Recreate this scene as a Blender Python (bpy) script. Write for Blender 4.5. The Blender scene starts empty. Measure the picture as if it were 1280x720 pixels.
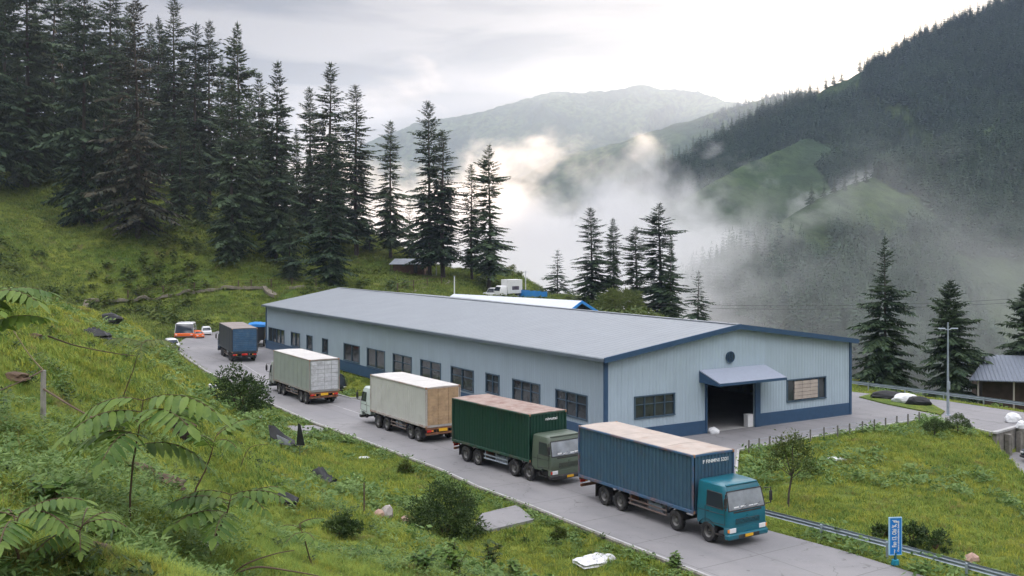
HAZE_D = 0.00013
MIST_D = 0.036
MIST_FRONT = 0.06
import bpy, math, random
import numpy as np
from mathutils import Vector, Matrix
random.seed(7)
R = math.radians
S = bpy.context.scene
COL = S.collection

# ---------------------------------------------------------------- camera
F, HOR, CZ = 1290.0, 300.0, 15.0        # focal length and horizon row in photo pixels, eye height in metres
cam_d = bpy.data.cameras.new('camera')
cam_d.sensor_width = 36; cam_d.lens = 36*F/1280
cam_d.shift_y = -(360-HOR)/1280
cam_d.clip_start = 0.1; cam_d.clip_end = 20000
cam = bpy.data.objects.new('camera', cam_d); COL.objects.link(cam)
cam.location = (0, 0, CZ); cam.rotation_euler = (R(90), 0, 0)
S.camera = cam

# ---------------------------------------------------------------- sky and sun
SUN_AZ, SUN_EL = R(23.0), R(10.2)
sdir = Vector((math.sin(SUN_AZ)*math.cos(SUN_EL), math.cos(SUN_AZ)*math.cos(SUN_EL), math.sin(SUN_EL)))
W = bpy.data.worlds.new('World'); S.world = W; W.use_nodes = True
nt = W.node_tree; nt.nodes.clear()
def N(t, kind, **kw):
    n = t.nodes.new(kind)
    for k, v in kw.items(): setattr(n, k, v)
    return n
def MATH(t, op, a, b=None, clamp=False):
    n = N(t, 'ShaderNodeMath', operation=op); n.use_clamp = clamp
    for i, v in enumerate((a, b)):
        if v is None: continue
        if isinstance(v, (int, float)): n.inputs[i].default_value = v
        else: t.links.new(v, n.inputs[i])
    return n.outputs[0]
sky = N(nt, 'ShaderNodeTexSky', sky_type='NISHITA', sun_disc=False)
sky.sun_elevation = SUN_EL; sky.sun_rotation = SUN_AZ; sky.altitude = 1500; sky.air_density = 1.0; sky.dust_density = 2.0
tc = N(nt, 'ShaderNodeTexCoord')
sep = N(nt, 'ShaderNodeSeparateXYZ'); nt.links.new(tc.outputs['Generated'], sep.inputs[0])
zc = MATH(nt, 'ADD', MATH(nt, 'ABSOLUTE', sep.outputs[2]), 0.10)
cmb = N(nt, 'ShaderNodeCombineXYZ')
nt.links.new(MATH(nt, 'DIVIDE', sep.outputs[0], zc), cmb.inputs[0])
nt.links.new(MATH(nt, 'MULTIPLY', MATH(nt, 'DIVIDE', sep.outputs[1], zc), 1.2), cmb.inputs[1])
no = N(nt, 'ShaderNodeTexNoise'); no.inputs['Scale'].default_value = 1.0; no.inputs['Detail'].default_value = 7; no.inputs['Roughness'].default_value = .5; no.inputs['Distortion'].default_value = .35
nt.links.new(cmb.outputs[0], no.inputs['Vector'])
rp = N(nt, 'ShaderNodeValToRGB')
rp.color_ramp.elements[0].position = .44; rp.color_ramp.elements[0].color = (0.05, 0.04, 0.05, 1)
rp.color_ramp.elements[1].position = .57; rp.color_ramp.elements[1].color = (1.5, 1.3, 1.15, 1)
nt.links.new(no.outputs['Fac'], rp.inputs[0])
dt = N(nt, 'ShaderNodeVectorMath', operation='DOT_PRODUCT'); nt.links.new(tc.outputs['Generated'], dt.inputs[0]); dt.inputs[1].default_value = (math.sin(R(18.5))*math.cos(R(8.0)), math.cos(R(18.5))*math.cos(R(8.0)), math.sin(R(8.0)))
dpos = MATH(nt, 'MAXIMUM', dt.outputs['Value'], 0.0)
g1 = MATH(nt, 'MULTIPLY', MATH(nt, 'POWER', dpos, 22), 2.2)
g2 = MATH(nt, 'MULTIPLY', MATH(nt, 'POWER', dpos, 200), 7.0)
def addc(a, fac, col):
    m = N(nt, 'ShaderNodeVectorMath', operation='SCALE'); m.inputs[0].default_value = col; nt.links.new(fac, m.inputs['Scale'])
    s = N(nt, 'ShaderNodeVectorMath', operation='ADD'); nt.links.new(a, s.inputs[0]); nt.links.new(m.outputs[0], s.inputs[1]); return s.outputs[0]
cc = addc(rp.outputs[0], g1, (1, .92, .80)); cc = addc(cc, g2, (1, .72, .42))
ez = N(nt, 'ShaderNodeMapRange'); ez.inputs['From Min'].default_value = .22; ez.inputs['From Max'].default_value = .75; ez.inputs['To Min'].default_value = 0.0; ez.inputs['To Max'].default_value = 1.0; nt.links.new(sep.outputs[2], ez.inputs['Value'])
em = N(nt, 'ShaderNodeMix', data_type='RGBA'); nt.links.new(ez.outputs[0], em.inputs[0]); em.inputs[6].default_value = (1, 1, 1, 1); em.inputs[7].default_value = (19.5, 22.0, 25.5, 1)
es = N(nt, 'ShaderNodeVectorMath', operation='MULTIPLY'); nt.links.new(cc, es.inputs[0]); nt.links.new(em.outputs[2], es.inputs[1]); cc = es.outputs[0]
mx = N(nt, 'ShaderNodeMix', data_type='RGBA'); mx.inputs[0].default_value = .88
nt.links.new(sky.outputs[0], mx.inputs[6]); nt.links.new(cc, mx.inputs[7])
bg = N(nt, 'ShaderNodeBackground'); bg.inputs[1].default_value = 0.1
nt.links.new(mx.outputs[2], bg.inputs[0])
wo = N(nt, 'ShaderNodeOutputWorld'); nt.links.new(bg.outputs[0], wo.inputs[0])
W.cycles.sampling_method = 'MANUAL'; W.cycles.sample_map_resolution = 512

sl = bpy.data.lights.new('sun', 'SUN'); sl.energy = 4.0; sl.angle = R(2.0); sl.color = (1, .74, .52)
so = bpy.data.objects.new('sun', sl); COL.objects.link(so); so.rotation_euler = sdir.to_track_quat('Z', 'Y').to_euler(); so.location = (200, 600, 200)

vs = S.view_settings; vs.view_transform = 'Standard'; vs.look = 'None'; vs.gamma = 1; vs.exposure = 1.02; vs.use_curve_mapping = False
cy = S.cycles
cy.max_bounces = 7; cy.diffuse_bounces = 3; cy.glossy_bounces = 2; cy.transmission_bounces = 3; cy.transparent_max_bounces = 8; cy.volume_bounces = 4
cy.use_denoising = True; cy.sample_clamp_indirect = 4; cy.caustics_reflective = False; cy.caustics_refractive = False
cy.use_adaptive_sampling = True; cy.adaptive_threshold = 0.02
cy.volume_step_rate = 1.0; cy.volume_max_steps = 96
try:
    cy.denoiser = 'OPENIMAGEDENOISE'
except Exception: pass
cy.denoising_prefilter = 'ACCURATE'

# ---------------------------------------------------------------- small helpers
def px(u, v, z=0.0):                    # photo pixel -> point on the level z
    d = F*(CZ-z)/(v-HOR); return ((u-640)/F*d, d)
def pd(u, v, d):                        # photo pixel and distance -> point
    return ((u-640)/F*d, d, CZ-(v-HOR)/F*d)
def tag(o, label=None, cat=None, group=None, kind=None):
    if label: o['label'] = label
    if cat: o['category'] = cat
    if group: o['group'] = group
    if kind: o['kind'] = kind
    return o
def empty(name, loc, rz=0.0):
    o = bpy.data.objects.new(name, None); COL.objects.link(o); o.location = loc; o.rotation_euler = (0, 0, rz); o.empty_display_size = .3
    return o
def link(name, me, parent=None):
    o = bpy.data.objects.new(name, me); COL.objects.link(o)
    if parent is not None: o.parent = parent
    return o
def np_mesh(name, V, faces, mats=(), smooth=False, midx=None):
    """V (n,3); faces: (m,3) or (m,4) array"""
    me = bpy.data.meshes.new(name); V = np.asarray(V, np.float32); faces = np.asarray(faces, np.int32)
    k = faces.shape[1]; me.vertices.add(len(V)); me.vertices.foreach_set('co', V.ravel())
    me.loops.add(faces.size); me.loops.foreach_set('vertex_index', faces.ravel())
    me.polygons.add(len(faces)); me.polygons.foreach_set('loop_start', np.arange(0, faces.size, k, dtype=np.int32))
    try: me.polygons.foreach_set('loop_total', np.full(len(faces), k, np.int32))
    except Exception: pass
    for m in mats: me.materials.append(m)
    if midx is not None: me.polygons.foreach_set('material_index', np.asarray(midx, np.int32))
    if smooth: me.polygons.foreach_set('use_smooth', np.ones(len(faces), bool))
    me.update(calc_edges=True); me.validate()
    return me

def _hash(ix, iy, s):
    h = (ix.astype(np.int64)*374761393 + iy.astype(np.int64)*668265263 + s*982451653) & 0x7fffffff
    h = ((h ^ (h >> 13))*1274126177) & 0x7fffffff
    h = (h ^ (h >> 16)) & 0xffff
    return h/65535.0*2-1
def vnoise(x, y, s=0):
    x = np.asarray(x, float); y = np.asarray(y, float)
    ix = np.floor(x); iy = np.floor(y); fx = x-ix; fy = y-iy; fx = fx*fx*(3-2*fx); fy = fy*fy*(3-2*fy)
    a = _hash(ix, iy, s); b = _hash(ix+1, iy, s); c = _hash(ix, iy+1, s); d = _hash(ix+1, iy+1, s)
    return (a*(1-fx)+b*fx)*(1-fy) + (c*(1-fx)+d*fx)*fy
def fbm(x, y, octv=4, s=0, g=.5):
    t = 0; a = 1.0; k = 1.0
    for i in range(octv):
        t = t + a*vnoise(x*k+i*17.3, y*k-i*9.1, s+i); a *= g; k *= 2.03
    return t
def seg_dist(X, Y, pts):
    """distance to polyline, interpolated extra columns, and side sign"""
    best = np.full(X.shape, 1e9); val = np.zeros(X.shape); sgn = np.ones(X.shape); par = np.zeros(X.shape); s0 = 0
    for p, q in zip(pts[:-1], pts[1:]):
        dx, dy = q[0]-p[0], q[1]-p[1]; L2 = dx*dx+dy*dy
        t = np.clip(((X-p[0])*dx+(Y-p[1])*dy)/L2, 0, 1)
        d = np.hypot(X-p[0]-t*dx, Y-p[1]-t*dy); m = d < best
        best = np.where(m, d, best)
        if len(p) > 2: val = np.where(m, p[2]+t*(q[2]-p[2]), val)
        sgn = np.where(m, np.sign(dx*(Y-p[1])-dy*(X-p[0])), sgn)
        par = np.where(m, s0+t*math.sqrt(L2), par); s0 += math.sqrt(L2)
    return best, val, sgn, par
def in_poly(X, Y, P):
    r = np.zeros(X.shape, bool); j = len(P)-1
    for i in range(len(P)):
        xi, yi = P[i]; xj, yj = P[j]
        c = ((yi > Y) != (yj > Y)) & (X < (xj-xi)*(Y-yi)/(yj-yi+1e-12)+xi)
        r ^= c; j = i
    return r
def poly_sd(X, Y, P):                   # distance outside a polygon (0 inside)
    d, _, _, _ = seg_dist(X, Y, list(P)+[P[0]]); return np.where(in_poly(X, Y, P), 0.0, d)
def sstep(a, b, x):
    t = np.clip((x-a)/(b-a), 0, 1); return t*t*(3-2*t)

# ---------------------------------------------------------------- materials
MATS = {}
def mat(name, col=(.5, .5, .5), rough=.6, metal=0.0, spec=.5, var=0.0, vscale=3.0, bump=0.0, bscale=40.0, dirt=None, dscale=1.5, dlo=.5, dhi=.75, rand=0.0, coord='Object', emit=0):
    if name in MATS: return MATS[name]
    m = bpy.data.materials.new(name); m.use_nodes = True; t = m.node_tree
    b = t.nodes['Principled BSDF']; b.inputs['Roughness'].default_value = rough; b.inputs['Metallic'].default_value = metal
    b.inputs['Specular IOR Level'].default_value = spec
    b.inputs['Base Color'].default_value = (*col, 1)
    tcn = N(t, 'ShaderNodeTexCoord')
    cur = None
    def rgb(c):
        n = N(t, 'ShaderNodeRGB'); n.outputs[0].default_value = (*c, 1); return n.outputs[0]
    if var or dirt or rand: cur = rgb(col)
    if var:
        n = N(t, 'ShaderNodeTexNoise'); n.inputs['Scale'].default_value = vscale; n.inputs['Detail'].default_value = 6; n.inputs['Roughness'].default_value = .6
        t.links.new(tcn.outputs[coord], n.inputs['Vector'])
        mr = N(t, 'ShaderNodeMapRange'); mr.inputs['From Min'].default_value = .3; mr.inputs['From Max'].default_value = .7
        mr.inputs['To Min'].default_value = 1-var; mr.inputs['To Max'].default_value = 1+var; t.links.new(n.outputs['Fac'], mr.inputs['Value'])
        sc = N(t, 'ShaderNodeVectorMath', operation='SCALE'); t.links.new(cur, sc.inputs[0]); t.links.new(mr.outputs[0], sc.inputs['Scale']); cur = sc.outputs[0]
    if rand:
        oi = N(t, 'ShaderNodeObjectInfo'); mr = N(t, 'ShaderNodeMapRange'); mr.inputs['To Min'].default_value = 1-rand; mr.inputs['To Max'].default_value = 1+rand
        t.links.new(oi.outputs['Random'], mr.inputs['Value'])
        sc = N(t, 'ShaderNodeVectorMath', operation='SCALE'); t.links.new(cur, sc.inputs[0]); t.links.new(mr.outputs[0], sc.inputs['Scale']); cur = sc.outputs[0]
    if dirt:
        n = N(t, 'ShaderNodeTexNoise'); n.inputs['Scale'].default_value = dscale; n.inputs['Detail'].default_value = 8; n.inputs['Roughness'].default_value = .65
        t.links.new(tcn.outputs[coord], n.inputs['Vector'])
        mr = N(t, 'ShaderNodeMapRange'); mr.inputs['From Min'].default_value = dlo; mr.inputs['From Max'].default_value = dhi; t.links.new(n.outputs['Fac'], mr.inputs['Value'])
        mi = N(t, 'ShaderNodeMix', data_type='RGBA'); t.links.new(mr.outputs[0], mi.inputs[0]); t.links.new(cur, mi.inputs[6]); mi.inputs[7].default_value = (*dirt, 1); cur = mi.outputs[2]
    if cur is not None: t.links.new(cur, b.inputs['Base Color'])
    if bump:
        n = N(t, 'ShaderNodeTexNoise'); n.inputs['Scale'].default_value = bscale; n.inputs['Detail'].default_value = 5
        t.links.new(tcn.outputs[coord], n.inputs['Vector'])
        bp = N(t, 'ShaderNodeBump'); bp.inputs['Strength'].default_value = bump; bp.inputs['Distance'].default_value = .02
        t.links.new(n.outputs['Fac'], bp.inputs['Height']); t.links.new(bp.outputs[0], b.inputs['Normal'])
    if emit: b.inputs['Emission Color'].default_value = (*col, 1); b.inputs['Emission Strength'].default_value = emit
    MATS[name] = m; return m
# ---------------------------------------------------------------- terrain
# level pieces (z = 0): road, yard, building
LE = [(940, 742), (890, 722), (733, 660), (666, 633), (600, 609), (552, 587), (440, 545), (390, 527), (328, 500), (257, 463), (221, 438), (219, 431), (233, 422), (275, 413), (330, 404)]
ROAD_L = [px(*p) for p in LE]
RE = [(1240, 742), (1152, 719), (1050, 687), (950, 660)]
ROAD_R = [px(*p) for p in RE]
YARD = [(13.3, 55.0), (12.8, 58.5), (14.8, 68), (16.2, 73.9), (19.9, 76.6), (27, 81.6), (35.3, 87.3), (36.6, 83.5), (37.5, 80.6), (41.7, 84.3), (44.5, 80), (47, 75.5), (51, 79), (46.9, 86), (44.2, 90.4), (40.1, 96.8), (33.8, 101.8), (31.5, 108), (27, 113), (24, 98), (29.1, 89.3), (29.1, 88.8), (6.8, 75.0), (0.5, 86), (-6.0, 98.0), (-9.5, 101.6), (-15.2, 97.6), (-17.8, 101.2), (-24, 117), (-28.6, 130.5), (-31.5, 140.2), (-37, 160), (-45, 178)]
far_end = [(-50, 178), (-49, 171.5), (-47, 171.5)]
SLAB = ROAD_L[::-1][1:] + [px(*RE[0])] + ROAD_R[1:] + YARD + [(-50, 178)]
SLAB = [ROAD_L[0]] + ROAD_R + YARD + ROAD_L[::-1][1:-1]
NB, RB, FB = (6.8, 75.0), (29.1, 88.8), (-34.1, 143.3)
RFc = (-13.5, 165.0)
BLDG = [NB, RB, RFc, FB]
PAD = [(34.5, 69.5), (36.5, 73), (37.6, 80.3), (41.6, 84.0), (44.3, 79.7), (46.4, 75.2), (43, 66)]

APRONS = [[px(*p) for p in [(345, 531), (400, 530), (413, 536), (372, 543), (340, 541)]], [px(*p) for p in [(601, 641), (646, 630), (668, 648), (609, 662), (594, 655)]]]
CT = []     # control points x, y, z
def c_p(*a):
    for (u, v, d) in a: CT.append(pd(u, v, d))
# the near hillside
c_p((0,720,13),(160,650,15),(300,720,20),(420,720,28),(500,690,38),(53,520,27),(0,600,18),(0,450,36),(150,450,52),(250,520,62),(330,560,60),(400,620,46),(200,600,28),(300,640,36),(100,402,76),(0,358,54),(60,374,74),(110,388,90),(160,404,112),(200,422,132),(230,480,90),(120,520,38),(450,660,43))
CT += [(0,0,10.8),(-10,0,12.6),(-25,5,15),(-40,20,15),(6,6,8),(12,20,3.5),(-25,25,13.5),(-38,45,12)]
# its toe and the meadow below the road
c_p((560,700,45.5),(480,645,55),(380,548,77),(310,510,90),(240,470,112))
CT += [(2,46,-.6),(-5,60,-.5),(-13,78,-.4),(8,38,-.5),(12,30,0.3),(-2,56,-.6),(-20,90,-.3),(-30,108,-.3),(-40,128,-.2),(-47,142,-.2)]
# behind the crest of the near hill: a gully
CT += [(-42,62,8),(-52,80,6),(-56,100,5),(-56,125,3),(-60,145,2.5),(-56,155,.8),(-55,165,.5)]
# far hillside
c_p((0,340,165),(0,300,185),(0,240,215),(110,275,212),(172,293,200),(35,222,228),(290,324,198),(410,357,190),(100,372,186),(200,374,190),(300,370,190),(350,366,184),(200,392,184),(300,388,180),(200,345,196),(450,307,240),(487,318,238),(548,345,225),(505,350,195),(605,354,215),(637,372,208),(590,370,200),(660,371,200),(370,330,212),(0,225,290),(150,238,290),(250,258,290),(350,282,285),(430,298,275),(500,312,265))
CT += [(-160,150,28),(-200,220,42),(-220,330,42),(-100,330,24),(-300,150,60),(-120,100,14),(-44,184,1),(-30,176,2.2),(-46,178,.3)]
# shoulder behind the building
c_p((640,368,215),(700,368,205),(745,380,190),(790,394,172),(824,400,176),(850,402,160),(880,408,152),(660,352,235))
CT += [(0,160,1.2),(-16,172,2.5),(8,145,.4),(20,125,0),(32,118,-.1)]
# the valley side beyond
CT += [(-40,290,2),(-10,262,-4),(14,240,-10),(30,215,-12),(40,180,-12),(46,150,-8),(52,128,-4.5),(60,118,-4.8),(70,112,-4.5),(90,118,-6),(49,100,-2.2),(56,104,-3.4),(52,110,-4.2),(45,104,-1.8),(50,92,-1.0),(60,88,-2.0),(90,150,-14),(70,190,-32),(50,250,-44),(0,330,-50),(-50,380,-30),(110,230,-55),(170,160,-40),(100,320,-85),(0,420,-90),(200,300,-90),(-100,430,20),(150,420,-92),(260,200,-70)]
# bank right of the road
CT += [(20,60,-.35),(26,68,-.1),(22,72,.25),(30,78,.3),(29,60,-.9),(33,66,-1.3),(36,60,-2.6),(30,48,-1.6),(24,42,-1.0),(24,50,-.7),(45,50,-4.5),(40,30,-3),(70,60,-6),(50,75,-2.4),(75,90,-4),(120,60,-12),(20,20,-1),(60,10,-4),(33,80,.1),(36,78,-.5)]
CT = np.array(CT, float)
def tps_fit(P, lam=2.0):
    n = len(P); X = P[:, :2]/100.0
    r2 = ((X[:, None]-X[None])**2).sum(-1); K = np.where(r2 > 0, .5*r2*np.log(r2+1e-12), 0) + np.eye(n)*lam*1e-4
    A = np.zeros((n+3, n+3)); A[:n, :n] = K; A[:n, n] = 1; A[:n, n+1:] = X; A[n, :n] = 1; A[n+1:, :n] = X.T
    b = np.zeros(n+3); b[:n] = P[:, 2]
    return X, np.linalg.solve(A, b)
TPX, TPW = tps_fit(CT)
def tps(X, Y):
    sh = X.shape; x = X.ravel()/100.; y = Y.ravel()/100.; out = np.empty(x.size)
    for i in range(0, x.size, 40000):
        a = x[i:i+40000, None]; b = y[i:i+40000, None]
        r2 = (a-TPX[:, 0])**2 + (b-TPX[:, 1])**2
        out[i:i+40000] = (.5*r2*np.log(r2+1e-12)) @ TPW[:-3] + TPW[-3] + a[:, 0]*TPW[-2] + b[:, 0]*TPW[-1]
    return out.reshape(sh)
def ground_h(X, Y, rough=True):
    X = np.asarray(X, float); Y = np.asarray(Y, float)
    r = np.hypot(X, Y)
    h = tps(X, Y)
    h = np.clip(h, -100, 130)
    h = h*(1-sstep(430, 620, r)) + (-92)*sstep(430, 620, r)
    ds = np.minimum(np.minimum(poly_sd(X, Y, SLAB), poly_sd(X, Y, BLDG)), 1e9)
    if rough:
        n = fbm(X*.16, Y*.16, 5, 3)*.42 + fbm(X*.9, Y*.9, 3, 11)*.10
        hill = sstep(1, 9, ds); n2 = np.abs(fbm(X*.07+.3*Y*.07, Y*.05, 3, 23))*1.1*sstep(6, 30, ds)
        h = h + n*(.12+.88*hill) - n2*.7
    # blend to the level pieces; the meadow side keeps its step
    w = sstep(0.15, 5.5, ds); h = h*w + (-.16)*(1-w)
    dp = poly_sd(X, Y, PAD); wp = sstep(0.0, 1.2, dp); h = np.where(ds > .4, h*wp + (-1.9)*(1-wp), h)
    for ap in APRONS:
        da = poly_sd(X, Y, ap); wa = sstep(0.15, 1.6, da); h = h*wa+(-.20)*(1-wa)
    h = np.where(in_poly(X, Y, SLAB) | in_poly(X, Y, BLDG), -.22, h)
    return h
def gz(x, y): return float(ground_h(np.array([x]), np.array([y]))[0])

def polar_grid(az0, az1, na, r0, r1, nr, rfun=None):
    a = np.linspace(R(az0), R(az1), na); r = np.geomspace(r0, r1, nr)
    A, RR = np.meshgrid(a, r); X = RR*np.sin(A); Y = RR*np.cos(A)
    idx = np.arange(na*nr).reshape(nr, na)
    Fc = np.stack([idx[:-1, :-1], idx[:-1, 1:], idx[1:, 1:], idx[1:, :-1]], -1).reshape(-1, 4)
    return X, Y, Fc

# rectangular inner sheet + outer ring share one polar sheet around a point behind the camera
GX, GY, GF = polar_grid(-60, 60, 620, 22, 640, 620)
GX = GX; GY = GY-22.0
GZ = ground_h(GX, GY)
def grass_mat():
    m = bpy.data.materials.new('hillside_turf'); m.use_nodes = True; t = m.node_tree; b = t.nodes['Principled BSDF']
    b.inputs['Roughness'].default_value = .95; b.inputs['Specular IOR Level'].default_value = .15
    tcn = N(t, 'ShaderNodeTexCoord')
    def noise(s, d=6, r=.6):
        n = N(t, 'ShaderNodeTexNoise'); n.inputs['Scale'].default_value = s; n.inputs['Detail'].default_value = d; n.inputs['Roughness'].default_value = r
        t.links.new(tcn.outputs['Object'], n.inputs['Vector']); return n.outputs['Fac']
    def mixc(f, a, bb):
        n = N(t, 'ShaderNodeMix', data_type='RGBA'); t.links.new(f, n.inputs[0])
        for i, v in ((6, a), (7, bb)):
            if isinstance(v, tuple): n.inputs[i].default_value = (*v, 1)
            else: t.links.new(v, n.inputs[i])
        return n.outputs[2]
    def rng(f, lo, hi):
        n = N(t, 'ShaderNodeMapRange'); n.inputs['From Min'].default_value = lo; n.inputs['From Max'].default_value = hi; t.links.new(f, n.inputs['Value']); return n.outputs[0]
    c = mixc(rng(noise(.09), .35, .65), (.085, .145, .028), (.23, .26, .045))
    c = mixc(rng(noise(.9), .40, .7), c, (.060, .105, .022))
    c = mixc(rng(noise(.35, 8, .7), .56, .70), c, (.15, .115, .055))
    c = mixc(rng(noise(4, 6, .7), .55, .8), c, (.035, .050, .018))
    t.links.new(c, b.inputs['Base Color'])
    bp = N(t, 'ShaderNodeBump'); bp.inputs['Strength'].default_value = .9; bp.inputs['Distance'].default_value = .25
    t.links.new(noise(2.2, 10, .7), bp.inputs['Height']); t.links.new(bp.outputs[0], b.inputs['Normal'])
    return m
M_TURF = grass_mat()
ground = link('ground', np_mesh('ground', np.stack([GX.ravel(), GY.ravel(), GZ.ravel()], -1), GF, [M_TURF], smooth=True))
tag(ground, kind='structure')

# ---------------------------------------------------------------- mountains
RID = {
 'near': ([(1700,-180,900),(1500,-80,1000),(1280,-4,1100),(1200,26,1100),(1130,60,1100),(1060,96,1100),(1000,124,1080),(940,150,1050),(880,188,1000),(820,219,950),(760,250,880),(700,285,800),(650,315,740),(600,345,680),(540,420,600)], .56, 16),
 'spur': ([(1500,60,780),(1280,135,820),(1180,190,740),(1100,214,690),(1035,240,640),(960,290,560),(900,340,500),(860,400,450)], .55, 10),
 'knoll': ([(1010,170,960),(930,205,900),(880,232,840),(840,262,780),(800,300,730)], .62, 9),
 'far': ([(100,330,4200),(300,240,4200),(460,176,4200),(520,152,4200),(600,138,4200),(640,127,4200),(690,112,4200),(730,114,4200),(760,112,4200),(800,104,4200),(830,110,4200),(870,112,4200),(905,124,4000),(960,132,4000),(1100,160,4200),(1500,160,4200)], .55, 34),
 'mid': ([(500,330,2300),(560,270,2400),(640,224,2500),(700,194,2500),(760,180,2500),(830,157,2500),(900,138,2500),(960,120,2600),(1000,112,2600),(1030,120,2600),(1080,150,2600),(1300,240,2700)], .5, 24),
}
RP = {k: ([pd(*p) for p in v[0]], v[1], v[2]) for k, v in RID.items()}
def hills_h(X, Y):
    X = np.asarray(X, float); Y = np.asarray(Y, float)
    H = np.full(X.shape, -95.0) + fbm(X*.01, Y*.01, 3, 5)*8
    wx = X + fbm(X*.004, Y*.004, 3, 41)*38; wy = Y + fbm(X*.004, Y*.004, 3, 51)*38
    for k, (pts, sl_, amp) in RP.items():
        d, z, sg, par = seg_dist(X, Y, pts); d2, _, _, par2 = seg_dist(wx, wy, pts)
        dd = d*(1-sstep(0, 120, d)) + d2*sstep(0, 120, d)
        rib = (1-np.abs(fbm(par2*(.011 if k not in ('far', 'mid') else .004), dd*.0022, 3, 61)))
        h = z - sl_*dd + (amp*1.6*(rib-.75) + fbm(X*.012, Y*.012, 4, 71)*amp*.6)*sstep(0, 140, d) + fbm(X*.05, Y*.05, 3, 81)*amp*.10 - amp*.1
        H = np.maximum(H, h)
    return H
HX, HY, HF = polar_grid(-38, 40, 900, 430, 5600, 560)
HZ = hills_h(HX, HY); HR = np.hypot(HX, HY); HZ = np.where(HR < 520, np.minimum(HZ, -93-(520-HR)*.1), HZ)
def forest_floor():
    m = bpy.data.materials.new('mountain_side'); m.use_nodes = True; t = m.node_tree; b = t.nodes['Principled BSDF']
    b.inputs['Roughness'].default_value = 1; b.inputs['Specular IOR Level'].default_value = .05
    tcn = N(t, 'ShaderNodeTexCoord')
    def noise(s, d=6, r=.6):
        n = N(t, 'ShaderNodeTexNoise'); n.inputs['Scale'].default_value = s; n.inputs['Detail'].default_value = d; n.inputs['Roughness'].default_value = r
        t.links.new(tcn.outputs['Object'], n.inputs['Vector']); return n.outputs['Fac']
    def mixc(f, lo, hi, a, bb):
        mr = N(t, 'ShaderNodeMapRange'); mr.inputs['From Min'].default_value = lo; mr.inputs['From Max'].default_value = hi; t.links.new(f, mr.inputs['Value'])
        n = N(t, 'ShaderNodeMix', data_type='RGBA'); t.links.new(mr.outputs[0], n.inputs[0])
        for i, v in ((6, a), (7, bb)):
            if isinstance(v, tuple): n.inputs[i].default_value = (*v, 1)
            else: t.links.new(v, n.inputs[i])
        return n.outputs[2]
    c = mixc(noise(.006, 6, .6), .38, .58, (.040, .070, .038), (.085, .125, .050))
    c = mixc(noise(.05, 6, .65), .42, .62, c, (.028, .050, .024))
    t.links.new(c, b.inputs['Base Color'])
    bp = N(t, 'ShaderNodeBump'); bp.inputs['Strength'].default_value = 1; bp.inputs['Distance'].default_value = 6
    t.links.new(noise(.06, 9, .7), bp.inputs['Height']); t.links.new(bp.outputs[0], b.inputs['Normal'])
    return m
M_HILL = forest_floor()
hills = link('hills', np_mesh('hills', np.stack([HX.ravel(), HY.ravel(), HZ.ravel()], -1), HF, [M_HILL], smooth=True)); tag(hills, kind='structure')

# ---------------------------------------------------------------- air
def box_mesh(name, x0, x1, y0, y1, z0, z1, mats=()):
    V = [(x, y, z) for z in (z0, z1) for y in (y0, y1) for x in (x0, x1)]
    Fq = [(0, 2, 3, 1), (4, 5, 7, 6), (0, 1, 5, 4), (2, 6, 7, 3), (0, 4, 6, 2), (1, 3, 7, 5)]
    me = bpy.data.meshes.new(name); me.from_pydata(V, [], Fq); me.update()
    for m in mats: me.materials.append(m)
    return me
mh = bpy.data.materials.new('valley_air'); mh.use_nodes = True; t = mh.node_tree; t.nodes.clear()
pv = N(t, 'ShaderNodeVolumePrincipled'); pv.inputs['Color'].default_value = (.58, .71, .94, 1); pv.inputs['Density'].default_value = HAZE_D; pv.inputs['Anisotropy'].default_value = .5
o_ = N(t, 'ShaderNodeOutputMaterial'); t.links.new(pv.outputs[0], o_.inputs['Volume'])
haze = link('haze', box_mesh('haze', -4700, 4700, -60, 6200, -130, 720, [mh])); tag(haze, kind='stuff')
haze.display_type = 'WIRE'

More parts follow.
